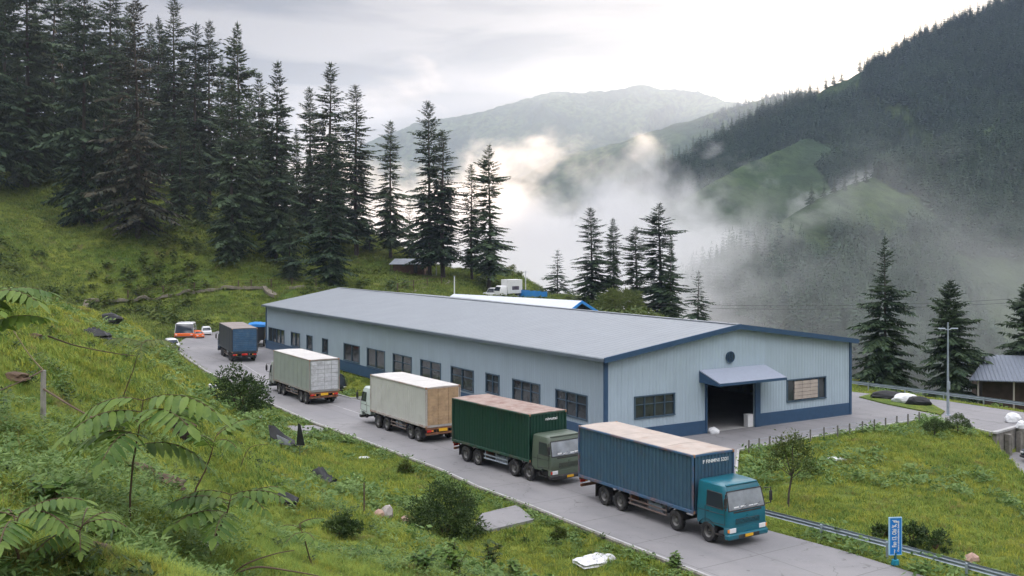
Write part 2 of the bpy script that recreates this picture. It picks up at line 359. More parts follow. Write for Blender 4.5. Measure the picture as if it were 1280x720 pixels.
def mist_mat():
    m = bpy.data.materials.new('mist'); m.use_nodes = True; t = m.node_tree; t.nodes.clear()
    tcn = N(t, 'ShaderNodeTexCoord'); mp = N(t, 'ShaderNodeMapping'); mp.inputs['Scale'].default_value = (1, 1, 1.5); mp.inputs['Rotation'].default_value = (0, R(12), 0)
    t.links.new(tcn.outputs['Object'], mp.inputs[0])
    n = N(t, 'ShaderNodeTexNoise'); n.inputs['Scale'].default_value = .0095; n.inputs['Detail'].default_value = 7; n.inputs['Roughness'].default_value = .64; n.inputs['Distortion'].default_value = .25
    t.links.new(mp.outputs[0], n.inputs['Vector'])
    sp = N(t, 'ShaderNodeSeparateXYZ'); t.links.new(tcn.outputs['Object'], sp.inputs[0])
    # thins out upwards
    mr = N(t, 'ShaderNodeMapRange'); mr.inputs['From Min'].default_value = -60; mr.inputs['From Max'].default_value = 91; mr.inputs['To Min'].default_value = .22; mr.inputs['To Max'].default_value = -.20
    t.links.new(sp.outputs[2], mr.inputs['Value'])
    v = MATH(t, 'ADD', n.outputs['Fac'], mr.outputs[0])
    m2 = N(t, 'ShaderNodeMapRange'); m2.inputs['From Min'].default_value = .49; m2.inputs['From Max'].default_value = .585; m2.inputs['To Max'].default_value = MIST_D; t.links.new(v, m2.inputs['Value'])
    # and towards its ends
    def fade(sock, a, b_):
        q = N(t, 'ShaderNodeMapRange'); q.inputs['From Min'].default_value = a; q.inputs['From Max'].default_value = b_; t.links.new(sock, q.inputs['Value']); return q.outputs[0]
    wq = MATH(t, 'SUBTRACT', sp.outputs[1], MATH(t, 'MULTIPLY', sp.outputs[0], 1.7))
    f = MATH(t, 'MULTIPLY', fade(sp.outputs[0], 640, 480), fade(sp.outputs[1], 300, 420))
    f = MATH(t, 'MULTIPLY', f, MATH(t, 'ADD', MATH(t, 'MULTIPLY', fade(wq, 240, 330), 1-MIST_FRONT), MIST_FRONT))
    f = MATH(t, 'MULTIPLY', f, fade(sp.outputs[1], 1000, 850))
    v = MATH(t, 'MULTIPLY', m2.outputs[0], f)
    pv = N(t, 'ShaderNodeVolumePrincipled'); pv.inputs['Color'].default_value = (.99, .99, .99, 1); pv.inputs['Anisotropy'].default_value = .5
    t.links.new(v, pv.inputs['Density'])
    o = N(t, 'ShaderNodeOutputMaterial'); t.links.new(pv.outputs[0], o.inputs['Volume'])
    m.cycles.volume_step_rate = 0.14
    return m
mist = link('mist', box_mesh('mist', -160, 640, 300, 1000, -100, 90, [mist_mat()])); tag(mist, kind='stuff')
# ---------------------------------------------------------------- mesh builder
class MB:
    def __init__(s): s.v = []; s.f = []; s.m = []; s.cur = 0; s.M = Matrix()
    def add(s, V, Fc):
        k = len(s.v); s.v += [tuple(s.M @ Vector(p)) for p in V]; s.f += [tuple(i+k for i in f) for f in Fc]; s.m += [s.cur]*len(Fc); return s
    def box(s, x0, x1, y0, y1, z0, z1, bev=0.0):
        if bev <= 0:
            V = [(x, y, z) for z in (z0, z1) for y in (y0, y1) for x in (x0, x1)]
            return s.add(V, [(0, 2, 3, 1), (4, 5, 7, 6), (0, 1, 5, 4), (2, 6, 7, 3), (0, 4, 6, 2), (1, 3, 7, 5)])
        b = bev; cx, cy_, cz = (x0+x1)/2, (y0+y1)/2, (z0+z1)/2; hx, hy, hz = (x1-x0)/2, (y1-y0)/2, (z1-z0)/2
        V = []; idx = {}
        for sx in (-1, 1):
            for sy in (-1, 1):
                for sz in (-1, 1):
                    for ax in range(3):
                        p = [sx*(hx-b), sy*(hy-b), sz*(hz-b)]; p[ax] = (sx*hx, sy*hy, sz*hz)[ax]
                        idx[(sx, sy, sz, ax)] = len(V); V.append((cx+p[0], cy_+p[1], cz+p[2]))
        Fc = []
        for ax in range(3):
            o = [a for a in range(3) if a != ax]
            for sg in (-1, 1):
                q = []
                for (a, c) in ((-1, -1), (1, -1), (1, 1), (-1, 1)):
                    k = [0, 0, 0]; k[ax] = sg; k[o[0]] = a; k[o[1]] = c; q.append(idx[(*k, ax)])
                Fc.append(tuple(q))
        for ax in range(3):      # edges parallel to ax
            o = [a for a in range(3) if a != ax]
            for a in (-1, 1):
                for c in (-1, 1):
                    def kk(e, which):
                        k = [0, 0, 0]; k[ax] = e; k[o[0]] = a; k[o[1]] = c; return idx[(*k, o[which])]
                    Fc.append((kk(-1, 0), kk(1, 0), kk(1, 1), kk(-1, 1)))
        for sx in (-1, 1):
            for sy in (-1, 1):
                for sz in (-1, 1): Fc.append(tuple(idx[(sx, sy, sz, a)] for a in range(3)))
        return s.add(V, Fc)
    def tube(s, pts, r, n=8, caps=True):
        pts = [Vector(p) for p in pts]; rr = r if isinstance(r, (list, tuple)) else [r]*len(pts)
        V = []; up = Vector((0, 0, 1)); prev = None
        for i, p in enumerate(pts):
            d = (pts[min(i+1, len(pts)-1)]-pts[max(i-1, 0)])
            d = d.normalized() if d.length > 1e-9 else Vector((0, 0, 1))
            if prev is None:
                a = d.cross(up) if abs(d.z) < .95 else d.cross(Vector((0, 1, 0)))
            else: a = prev - d*prev.dot(d)
            a.normalize(); prev = a; b = d.cross(a)
            for k in range(n):
                t = 2*math.pi*k/n; V.append(tuple(p + (a*math.cos(t)+b*math.sin(t))*rr[i]))
        Fc = [(i*n+k, i*n+(k+1) % n, (i+1)*n+(k+1) % n, (i+1)*n+k) for i in range(len(pts)-1) for k in range(n)]
        if caps: Fc += [tuple(range(n))[::-1], tuple((len(pts)-1)*n+k for k in range(n))]
        return s.add(V, Fc)
    def cyl(s, c, axis, r, h, n=16, r2=None):
        c = Vector(c); a = Vector({'x': (1, 0, 0), 'y': (0, 1, 0), 'z': (0, 0, 1)}[axis]) if isinstance(axis, str) else Vector(axis)
        return s.tube([c-a*h/2, c+a*h/2], [r, r if r2 is None else r2], n)
    def lathe(s, prof, c, axis='y', n=24):          # profile of (radius, along) closed on itself
        V = []; Fc = []; m = len(prof); c = Vector(c)
        for k in range(n):
            t = 2*math.pi*k/n
            for (r, a) in prof:
                u, w = r*math.cos(t), r*math.sin(t)
                V.append(tuple(c+Vector({'y': (u, a, w), 'x': (a, u, w), 'z': (u, w, a)}[axis])))
        for k in range(n):
            for i in range(m-1):
                Fc.append((k*m+i, k*m+i+1, ((k+1) % n)*m+i+1, ((k+1) % n)*m+i))
        return s.add(V, Fc)
    def prism(s, prof, a0, a1, plane='xz'):       # outline extruded across the third axis
        n = len(prof)
        def P3(p, a): return {'xz': (p[0], a, p[1]), 'yz': (a, p[0], p[1]), 'xy': (p[0], p[1], a)}[plane]
        V = [P3(p, a0) for p in prof]+[P3(p, a1) for p in prof]
        return s.add(V, [tuple(range(n))[::-1], tuple(range(n, 2*n))]+[(i, (i+1) % n, n+(i+1) % n, n+i) for i in range(n)])
    def quad(s, *p): return s.add(p, [tuple(range(len(p)))])
    def mesh(s, name, mats, smooth=False):
        me = bpy.data.meshes.new(name); me.from_pydata(s.v, [], s.f)
        for m in (mats if isinstance(mats, (list, tuple)) else [mats]): me.materials.append(m)
        me.polygons.foreach_set('material_index', s.m)
        if smooth:
            me.polygons.foreach_set('use_smooth', [True]*len(s.f))
        me.update(); 
        import bmesh
        bm = bmesh.new(); bm.from_mesh(me); bmesh.ops.recalc_face_normals(bm, faces=bm.faces)
        if smooth:
            for e in bm.edges:
                if len(e.link_faces) == 2 and e.calc_face_angle(0) > R(35): e.smooth = False
        bm.to_mesh(me); bm.free()
        return me
    def build(s, name, mats, parent=None, smooth=False): return link(name, s.mesh(name, mats, smooth), parent)

def children(o): return [c for c in COL.objects if c.parent is o]
KIDS = {}
def copy_tree(o, parent=None, kids=None):
    c = o.copy(); COL.objects.link(c)
    if parent is not None: c.parent = parent
    for ch in [k for k in list(COL.objects) if k.parent is o]: copy_tree(ch, c)
    return c
def text_obj(name, s, size, m, parent, loc, rot, ext=.01, width=None):
    cu = bpy.data.curves.new(name, 'FONT'); cu.body = s; cu.size = size; cu.extrude = ext; cu.offset = size*.02; cu.align_x = 'CENTER'; cu.align_y = 'CENTER'
    cu.resolution_u = 2
    tmp = bpy.data.objects.new(name, cu); me = bpy.data.meshes.new_from_object(tmp); bpy.data.objects.remove(tmp)
    me.materials.clear(); me.materials.append(m)
    o = link(name, me, parent); o.location = loc; o.rotation_euler = rot
    if width:
        xs = [v.co.x for v in me.vertices]; w0 = max(xs)-min(xs); o.scale = (width/w0, 1, 1)
    return o

M_ = {}
M_['concrete'] = mat('road_concrete', (.235, .235, .245), .85, var=.16, vscale=.25, dirt=(.15, .15, .155), dscale=.6, dlo=.5, dhi=.8, bump=.25, bscale=12, coord='Object')
M_['kerbstone'] = mat('kerb_concrete', (.42, .42, .42), .9, var=.15, vscale=2, dirt=(.2, .2, .19), dscale=1.2)
M_['stonewall'] = mat('rubble_stone', (.20, .19, .17), .95, var=.4, vscale=2.5, dirt=(.07, .075, .05), dscale=1.0, bump=1, bscale=6)
M_['steel'] = mat('galvanised_steel', (.36, .42, .48), .45, metal=.5, var=.12, vscale=2)
M_['rubber'] = mat('tyre_rubber', (.022, .022, .024), .85, var=.25, vscale=3, dirt=(.09, .085, .08), dscale=3, dlo=.5, dhi=.8)
M_['rim'] = mat('wheel_steel', (.17, .17, .17), .55, metal=.4, dirt=(.10, .08, .06), dscale=4)
M_['black'] = mat('chassis_black', (.022, .022, .025), .6, dirt=(.10, .08, .06), dscale=2, dlo=.5, dhi=.8)
M_['rust'] = mat('rusty_steel', (.20, .09, .05), .85, var=.3, vscale=4)
M_['glass'] = mat('dark_window_glass', (.03, .04, .05), .08, spec=.9)
M_['screen'] = mat('windscreen_glass', (.42, .46, .50), .12, metal=.55, spec=.9, var=.3, vscale=1.3)
M_['yellow'] = mat('yellow_plate', (.75, .42, .02), .5)
M_['whitepaint'] = mat('white_paint', (.78, .79, .80), .5, var=.06)
M_['lamp_or'] = mat('amber_lens', (.80, .28, .04), .25)
M_['lamp_red'] = mat('red_lens', (.55, .03, .02), .25)
M_['lamp_cl'] = mat('clear_lens', (.75, .76, .78), .15)
M_['navy'] = mat('navy_paint', (.028, .075, .150), .5, var=.1)
M_['timber'] = mat('weathered_timber', (.11, .075, .05), .9, var=.3, vscale=2)
M_['bluetarp'] = mat('blue_tarp', (.03, .26, .70), .45, var=.12, vscale=1)
M_['blacktarp'] = mat('black_sheet', (.010, .012, .015), .6, var=.3, vscale=2)
M_['whitetarp'] = mat('white_sheet', (.70, .72, .74), .5, var=.1, vscale=2)
def cloth_bump(m): return m
def hit(u, v, dmin=8.0, dmax=420.0):
    d = np.geomspace(dmin, dmax, 1400); X = (u-640)/F*d; Z = CZ-(v-HOR)/F*d
    g = ground_h(X, d); i = np.nonzero(Z < g)[0]
    if len(i) == 0: return (X[-1], d[-1], g[-1])
    i = i[0]; return (float(X[i]), float(d[i]), float(g[i]))
# ---------------------------------------------------------------- road, yard, kerbs
def slab_mat():
    m = bpy.data.materials.new('cast_concrete'); m.use_nodes = True; t = m.node_tree; b = t.nodes['Principled BSDF']; b.inputs['Roughness'].default_value = .8
    tcn = N(t, 'ShaderNodeTexCoord')
    def noise(s, d=6, r=.6, v=None):
        n = N(t, 'ShaderNodeTexNoise'); n.inputs['Scale'].default_value = s; n.inputs['Detail'].default_value = d; n.inputs['Roughness'].default_value = r
        t.links.new(v or tcn.outputs['Object'], n.inputs['Vector']); return n.outputs['Fac']
    def rng(f, lo, hi, a=0, bb=1):
        n = N(t, 'ShaderNodeMapRange'); n.inputs['From Min'].default_value = lo; n.inputs['From Max'].default_value = hi; n.inputs['To Min'].default_value = a; n.inputs['To Max'].default_value = bb; t.links.new(f, n.inputs['Value']); return n.outputs[0]
    def mixc(f, a, bb):
        n = N(t, 'ShaderNodeMix', data_type='RGBA'); t.links.new(f, n.inputs[0])
        for i, v in ((6, a), (7, bb)):
            if isinstance(v, tuple): n.inputs[i].default_value = (*v, 1)
            else: t.links.new(v, n.inputs[i])
        return n.outputs[2]
    mp = N(t, 'ShaderNodeMapping'); mp.inputs['Rotation'].default_value = (0, 0, R(55)); mp.inputs['Scale'].default_value = (.12, 1.3, 1); t.links.new(tcn.outputs['Object'], mp.inputs[0])
    c = mixc(rng(noise(.12), .35, .65), (.19, .19, .20), (.255, .25, .255))
    c = mixc(rng(noise(1.0, 5, .6, mp.outputs[0]), .5, .75, 0, .6), c, (.20, .20, .21))
    c = mixc(rng(noise(.7, 8, .7), .55, .8, 0, .55), c, (.18, .175, .165))
    c = mixc(rng(noise(9, 4, .7), .55, .8, 0, .35), c, (.40, .40, .40))
    mq = N(t, 'ShaderNodeMapping'); mq.inputs['Rotation'].default_value = (0, 0, R(56.5)); t.links.new(tcn.outputs['Object'], mq.inputs[0])
    sq = N(t, 'ShaderNodeSeparateXYZ'); t.links.new(mq.outputs[0], sq.inputs[0])
    wob = MATH(t, 'MULTIPLY', noise(1.5, 3), .06)
    def joint(ch, per, w):
        fr = MATH(t, 'FRACT', MATH(t, 'DIVIDE', MATH(t, 'ADD', sq.outputs[ch], wob), per)); return MATH(t, 'LESS_THAN', MATH(t, 'ABSOLUTE', MATH(t, 'SUBTRACT', fr, .5)), w/per)
    jj = MATH(t, 'MAXIMUM', joint(0, 4.6, .035), joint(1, 3.9, .03))
    vo_ = N(t, 'ShaderNodeTexVoronoi', feature='DISTANCE_TO_EDGE'); vo_.inputs['Scale'].default_value = .22
    nd = N(t, 'ShaderNodeTexNoise'); nd.inputs['Scale'].default_value = .9; nd.inputs['Detail'].default_value = 6; t.links.new(tcn.outputs['Object'], nd.inputs['Vector'])
    vs_ = N(t, 'ShaderNodeVectorMath', operation='MULTIPLY_ADD'); t.links.new(nd.outputs['Color'], vs_.inputs[0]); vs_.inputs[1].default_value = (2.2, 2.2, 0); t.links.new(tcn.outputs['Object'], vs_.inputs[2]); t.links.new(vs_.outputs[0], vo_.inputs['Vector'])
    crk = MATH(t, 'MULTIPLY', MATH(t, 'LESS_THAN', vo_.outputs['Distance'], .006), rng(noise(.2, 3), .45, .55))
    c = mixc(MATH(t, 'MULTIPLY', MATH(t, 'MAXIMUM', jj, crk), .55), c, (.10, .10, .10))
    # two worn wheel tracks and oil drips down each lane
    tr = MATH(t, 'FRACT', MATH(t, 'DIVIDE', MATH(t, 'ADD', sq.outputs[1], 1.0), 1.95)); tk = rng(MATH(t, 'ABSOLUTE', MATH(t, 'SUBTRACT', tr, .5)), .28, .05)
    c = mixc(MATH(t, 'MULTIPLY', MATH(t, 'MULTIPLY', tk, rng(noise(.35, 5, .65), .40, .65)), .38), c, (.155, .155, .165))
    c = mixc(MATH(t, 'MULTIPLY', rng(noise(1.7, 3, .5), .66, .72), .6), c, (.09, .09, .09))
    t.links.new(c, b.inputs['Base Color'])
    bp = N(t, 'ShaderNodeBump'); bp.inputs['Strength'].default_value = .3; bp.inputs['Distance'].default_value = .02
    t.links.new(noise(14, 6), bp.inputs['Height']); t.links.new(bp.outputs[0], b.inputs['Normal'])
    return m
M_['slab'] = slab_mat()
from mathutils.geometry import tessellate_polygon
def sheet(name, P, z, m, kind='structure', depth=0.25):
    tri = tessellate_polygon([[Vector((x, y, 0)) for x, y in P]]); n = len(P)
    V = [(x, y, z) for x, y in P]+[(x, y, z-depth) for x, y in P]
    Fc = [tuple(t) for t in tri]+[(i, (i+1) % n, n+(i+1) % n, n+i) for i in range(n)]
    mb = MB(); mb.add(V, Fc); o = mb.build(name, m); return tag(o, kind=kind)
def subdiv_line(P, L=2.0):
    out = [P[0]]
    for a, b in zip(P[:-1], P[1:]):
        n = max(1, int(math.hypot(b[0]-a[0], b[1]-a[1])/L))
        for k in range(1, n+1): out.append((a[0]+(b[0]-a[0])*k/n, a[1]+(b[1]-a[1])*k/n))
    return out
road_edge = ROAD_L
DIV = [(13.0, 58.0), (6.0, 69.0), (-2.5, 82.0), (-11.7, 96.8)]
# the road proper and the warehouse yard meet along a joint
road_poly = [ROAD_L[0]] + ROAD_R + [(13.3, 55.0), (12.4, 60.0), (5.2, 71.5), (-5.0, 88.0), (-14.4, 96.9), (-15.2, 97.6), (-17.8, 101.2), (-24, 117), (-28.6, 130.5), (-31.5, 140.2), (-37, 160), (-45, 178)] + ROAD_L[::-1][1:-1]
yard_poly = [(13.3, 55.0), (12.8, 58.5), (14.8, 68), (16.2, 73.9), (19.9, 76.6), (27, 81.6), (35.3, 87.3), (36.6, 83.5), (37.5, 80.6), (41.7, 84.3), (44.5, 80), (47, 75.5), (51, 79), (46.9, 86), (44.2, 90.4), (40.1, 96.8), (33.8, 101.8), (31.5, 108), (27, 113), (24, 98), (29.1, 89.2), (6.9, 75.2), (0.5, 86), (-6.0, 98.0), (-9.5, 101.6), (-14.4, 96.9), (-5.0, 88.0), (5.2, 71.5), (12.4, 60.0)]
sheet('road', road_poly, 0.0, M_['slab'], depth=.5)
sheet('yard', yard_poly, -0.003, M_['slab'])
def ribbon(name, line, w, z0, z1, m, parent=None, off=0):
    """a low upstand that follows a line"""
    mb = MB(); L = [Vector((x, y, 0)) for x, y in line]; n = len(L); V = []
    for i, p in enumerate(L):
        d = (L[min(i+1, n-1)]-L[max(i-1, 0)]).normalized(); s = Vector((-d.y, d.x, 0))
        for (o, z) in ((off-w/2, z0), (off+w/2, z0), (off+w/2, z1), (off-w/2, z1)): V.append(tuple(p+s*o+Vector((0, 0, z))))
    Fc = [(i*4+k, i*4+(k+1) % 4, (i+1)*4+(k+1) % 4, (i+1)*4+k) for i in range(n-1) for k in range(4)]+[(0, 1, 2, 3), tuple((n-1)*4+k for k in (3, 2, 1, 0))]
    mb.add(V, Fc); return mb.build(name, m, parent)
k1 = ribbon('kerb', subdiv_line(ROAD_L[:12]), .28, -.75, .05, M_['stonewall'], off=.15); tag(k1, kind='structure')
k1b = ribbon('kerb', subdiv_line(ROAD_L[:12]), .13, .052, .07, M_['kerbstone'], off=.06); tag(k1b, kind='structure')
k2 = ribbon('kerb', subdiv_line([(-31.6, 140.4), (-28.6, 130.5), (-24, 117), (-17.8, 101.2), (-15.2, 97.6), (-9.6, 101.5)]), .18, -.2, .10, M_['kerbstone']); tag(k2, kind='structure')
k3 = ribbon('kerb', subdiv_line([(13.3, 55.2), (12.8, 58.5), (14.8, 68), (16.2, 73.9), (19.9, 76.6), (27, 81.6), (35.3, 87.3), (36.6, 83.5), (37.5, 80.6)]), .16, -.3, .02, M_['kerbstone']); tag(k3, kind='structure')
# joint between lanes: a pale worn line
ln = ribbon('lane_line', subdiv_line([(-34, 128), (-24.5, 107.0), (-17, 95.0), (-9.5, 83.6)]), .12, .003, .007, mat('worn_line', (.42, .42, .42), .9, dirt=(.27, .27, .28), dscale=2, dlo=.4, dhi=.6)); tag(ln, kind='structure')
mbj = MB()
for i in range(26):                                           # saw-cut joints across the road slabs
    t_ = i/25
    d_, _, _, _ = 0, 0, 0, 0
# concrete aprons let into the meadow
def apron(pts, name, label, z=-.08):
    P = [px(*p) for p in pts]
    o = sheet(name, P, z, M_['slab'], depth=.7); return o
sheet('path', APRONS[0], -.08, M_['slab'], depth=.5)
sheet('path', APRONS[1], -.04, M_['slab'], depth=.5)
0 and apron([(345, 531), (400, 530), (413, 536), (372, 543), (340, 541)], 'path', '')
0 and apron([(601, 641), (646, 630), (668, 648), (609, 662), (594, 655)], 'path', '')

# ---------------------------------------------------------------- warehouse
def wall_mat(name, col, rot, period=.33, depth=.03):
    m = bpy.data.materials.new(name); m.use_nodes = True; t = m.node_tree; b = t.nodes['Principled BSDF']; b.inputs['Roughness'].default_value = .55
    tcn = N(t, 'ShaderNodeTexCoord'); mp = N(t, 'ShaderNodeMapping'); mp.inputs['Rotation'].default_value = (0, 0, rot); t.links.new(tcn.outputs['Object'], mp.inputs[0])
    sp = N(t, 'ShaderNodeSeparateXYZ'); t.links.new(mp.outputs[0], sp.inputs[0])
    fr = MATH(t, 'FRACT', MATH(t, 'DIVIDE', sp.outputs[0], period))
    tri = MATH(t, 'ABSOLUTE', MATH(t, 'SUBTRACT', fr, .5))
    h = MATH(t, 'MULTIPLY', tri, 5.0, True)        # trapezoid profile
    h2 = MATH(t, 'SUBTRACT', h, .6)
    bp = N(t, 'ShaderNodeBump'); bp.inputs['Strength'].default_value = 1; bp.inputs['Distance'].default_value = depth; t.links.new(h, bp.inputs['Height']); t.links.new(bp.outputs[0], b.inputs['Normal'])
    n = N(t, 'ShaderNodeTexNoise'); n.inputs['Scale'].default_value = .5; n.inputs['Detail'].default_value = 6; t.links.new(tcn.outputs['Object'], n.inputs['Vector'])
    mp2 = N(t, 'ShaderNodeMapping'); mp2.inputs['Rotation'].default_value = (0, 0, rot); mp2.inputs['Scale'].default_value = (3, 3, .18); t.links.new(tcn.outputs['Object'], mp2.inputs[0])
    n2 = N(t, 'ShaderNodeTexNoise'); n2.inputs['Scale'].default_value = 1; n2.inputs['Detail'].default_value = 6; n2.inputs['Roughness'].default_value = .65; t.links.new(mp2.outputs[0], n2.inputs['Vector'])
    f = MATH(t, 'ADD', MATH(t, 'MULTIPLY', n.outputs['Fac'], .5), MATH(t, 'MULTIPLY', n2.outputs['Fac'], .5))
    mr = N(t, 'ShaderNodeMapRange'); mr.inputs['From Min'].default_value = .35; mr.inputs['From Max'].default_value = .65; mr.inputs['To Min'].default_value = .91; mr.inputs['To Max'].default_value = 1.05; t.links.new(f, mr.inputs['Value'])
    # panel edges every fourth rib
    g = MATH(t, 'FRACT', MATH(t, 'DIVIDE', sp.outputs[0], period)); edge = MATH(t, 'GREATER_THAN', g, .93)
    k = MATH(t, 'MULTIPLY', mr.outputs[0], MATH(t, 'SUBTRACT', 1.0, MATH(t, 'MULTIPLY', edge, .08)))
    rgb = N(t, 'ShaderNodeRGB'); rgb.outputs[0].default_value = (*col, 1)
    sc = N(t, 'ShaderNodeVectorMath', operation='SCALE'); t.links.new(rgb.outputs[0], sc.inputs[0]); t.links.new(k, sc.inputs['Scale']); t.links.new(sc.outputs[0], b.inputs['Base Color'])
    return m
vG = Vector((RB[0]-NB[0], RB[1]-NB[1], 0)); vL = Vector((FB[0]-NB[0], FB[1]-NB[1], 0))
aG = math.atan2(vG.y, vG.x); aL = math.atan2(vL.y, vL.x)
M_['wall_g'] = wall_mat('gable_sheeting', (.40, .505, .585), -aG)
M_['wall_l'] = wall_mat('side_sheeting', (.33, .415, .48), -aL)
M_['roofm'] = wall_mat('roof_sheeting', (.215, .242, .27), -aL, .8, .05)
EH = 6.35; RH = 8.15; EF = 5.95; RF = 7.64
nb = Vector((*NB, 0)); rb = Vector((*RB, 0)); fb = Vector((*FB, 0))
pk = Vector((17.7, 81.8, RH)); pkf = Vector((-26.1, 155.7, RF)); rf = Vector((-11.5, 165.5, 0))
wh = empty('warehouse', (17.9, 82, 0)); tag(wh, 'long pale blue metal warehouse with navy trim beside the road', 'warehouse')
inv = Matrix.Translation(-Vector((17.9, 82, 0)))
uG = vG.normalized(); uL = vL.normalized(); LG = vG.length; LL = vL.length
def wall_with_holes(o, u, L, topf, holes, m, name='wall', t=.12, zbot=0.0, inner=None):
    """vertical wall with rectangular openings; top edge is a function of the distance along"""
    n = Vector((u.y, -u.x, 0))      # outward
    xs = sorted({0, L, *[h[0] for h in holes], *[h[1] for h in holes], *( [L/2] if topf(L/2) > max(topf(0), topf(L))+.1 else [])})
    mb = MB(); mb.M = inv
    for a, b in zip(xs[:-1], xs[1:]):
        hs = sorted([h for h in holes if h[0] <= a+1e-6 and h[1] >= b-1e-6], key=lambda h: h[2]); z = zbot
        def blk(z0a, z1a, z1b):
            V = []
            for (s_, zz) in ((a, z0a), (b, z0a), (b, z1b), (a, z1a)): V.append(o+u*s_+Vector((0, 0, zz)))
            V += [p-n*t for p in V]; V = [tuple(p) for p in V]
            mb.add(V, [(0, 1, 2, 3), (7, 6, 5, 4), (0, 4, 5, 1), (1, 5, 6, 2), (2, 6, 7, 3), (3, 7, 4, 0)])
        for h in hs:
            if h[2] > z+1e-3: blk(z, h[2], h[2])
            z = h[3]
        blk(z, topf(a), topf(b))
    return mb.build(name, m, wh)
def along_px(o, u, px_):             # distance along a wall line seen at a photo column
    k = (px_-640)/F; return (k*o.y-o.x)/(u.x-k*u.y)
def wall_z(o, u, s, v): p = o+u*s; return CZ-(v-HOR)*p.y/F
def win_px(o, u, x0, x1, ytop, ybot):    # columns and the rows at the left column
    a, b = along_px(o, u, x0), along_px(o, u, x1)
    return [min(a, b), max(a, b), ybot, ytop]
# gable openings
gw = []
a, b = along_px(nb, uG, 793), along_px(nb, uG, 843); gw.append([a, b, wall_z(nb, uG, a, 523), wall_z(nb, uG, a, 497)])
a, b = along_px(nb, uG, 983.5), along_px(nb, uG, 1032); gw.append([a, b, wall_z(nb, uG, a, 502), wall_z(nb, uG, a, 476)])
a, b = along_px(nb, uG, 883), along_px(nb, uG, 943); door = [a, b, 0.0, wall_z(nb, uG, a, 478)]
# side openings: column pairs, rows at the left end
sw = []
for (x0, x1, yt, yb) in ((695, 734, 487, 515), (641, 675, 474, 501), (607.5, 624, 466.5, 489), (564, 592, 458, 483), (526, 551, 449.5, 473), (491.5, 514.5, 442, 465), (459, 481, 435, 457), (430, 449.5, 429, 449), (403, 410, 423, 440), (383.5, 390.5, 419, 436), (364, 375, 415, 431), (336, 355.5, 409, 427)):
    a, b = along_px(nb, uL, x1), along_px(nb, uL, x0)
    s0 = b; sw.append([a, b, wall_z(nb, uL, s0, yb), wall_z(nb, uL, s0, yt)])
topG = lambda s: EH + (RH-EH)*(1-abs(s-LG/2)/(LG/2))
topL = lambda s: EH + (EF-EH)*s/LL
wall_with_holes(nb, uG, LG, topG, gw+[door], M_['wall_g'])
# side wall: its outward side is to the road
n_keep = None
o2 = fb; u2 = -uL
holes2 = [[LL-h[1], LL-h[0], h[2], h[3]] for h in sw]
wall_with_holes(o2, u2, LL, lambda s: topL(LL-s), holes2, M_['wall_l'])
# far and rear walls
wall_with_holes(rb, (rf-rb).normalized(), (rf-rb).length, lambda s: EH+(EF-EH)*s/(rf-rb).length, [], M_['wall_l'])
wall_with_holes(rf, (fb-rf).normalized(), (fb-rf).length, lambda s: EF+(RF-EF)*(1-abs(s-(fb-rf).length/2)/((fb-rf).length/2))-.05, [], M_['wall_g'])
# plinths, proud of the sheeting
def strip(o, u, a, b, z0, z1, name, m, proud=.05, back=0.0, parent=None):
    n = Vector((u.y, -u.x, 0)); mb = MB(); mb.M = inv
    V = [tuple(o+u*s_+n*k+Vector((0, 0, z))) for k in (proud, -back) for (s_, z) in ((a, z0), (b, z0), (b, z1), (a, z1))]
    mb.add(V, [(0, 1, 2, 3), (7, 6, 5, 4), (0, 4, 5, 1), (1, 5, 6, 2), (2, 6, 7, 3), (3, 7, 4, 0)]); return mb.build(name, m, parent or wh)
strip(nb, uG, -.05, door[0]-.12, 0, 1.02, 'plinth', M_['navy']); strip(nb, uG, door[1]+.5, LG+.05, 0, 1.02, 'plinth', M_['navy'])
strip(o2, u2, 0, LL+.05, 0, 1.15, 'plinth', M_['navy'])
strip(nb, uG, -.16, .16, 0, EH, 'corner_trim', M_['navy'], .09); strip(o2, u2, LL-.16, LL+.08, 0, EH, 'corner_trim', M_['navy'], .09)
strip(nb, uG, LG-.14, LG+.1, 0, EH, 'corner_trim', M_['navy'], .09); strip(o2, u2, -.1, .16, 0, EF, 'corner_trim', M_['navy'], .09)
# door frame jambs and a sliding leaf pushed aside
strip(nb, uG, door[0]-.13, door[0]+.02, 0, door[3]+.1, 'door_frame', M_['navy'], .12); strip(nb, uG, door[1], door[1]+.55, 0, door[3]+.1, 'door_leaf', M_['navy'], .14)
strip(nb, uG, door[0]-.13, door[1]+.5, door[3], door[3]+.22, 'door_frame', M_['navy'], .16)
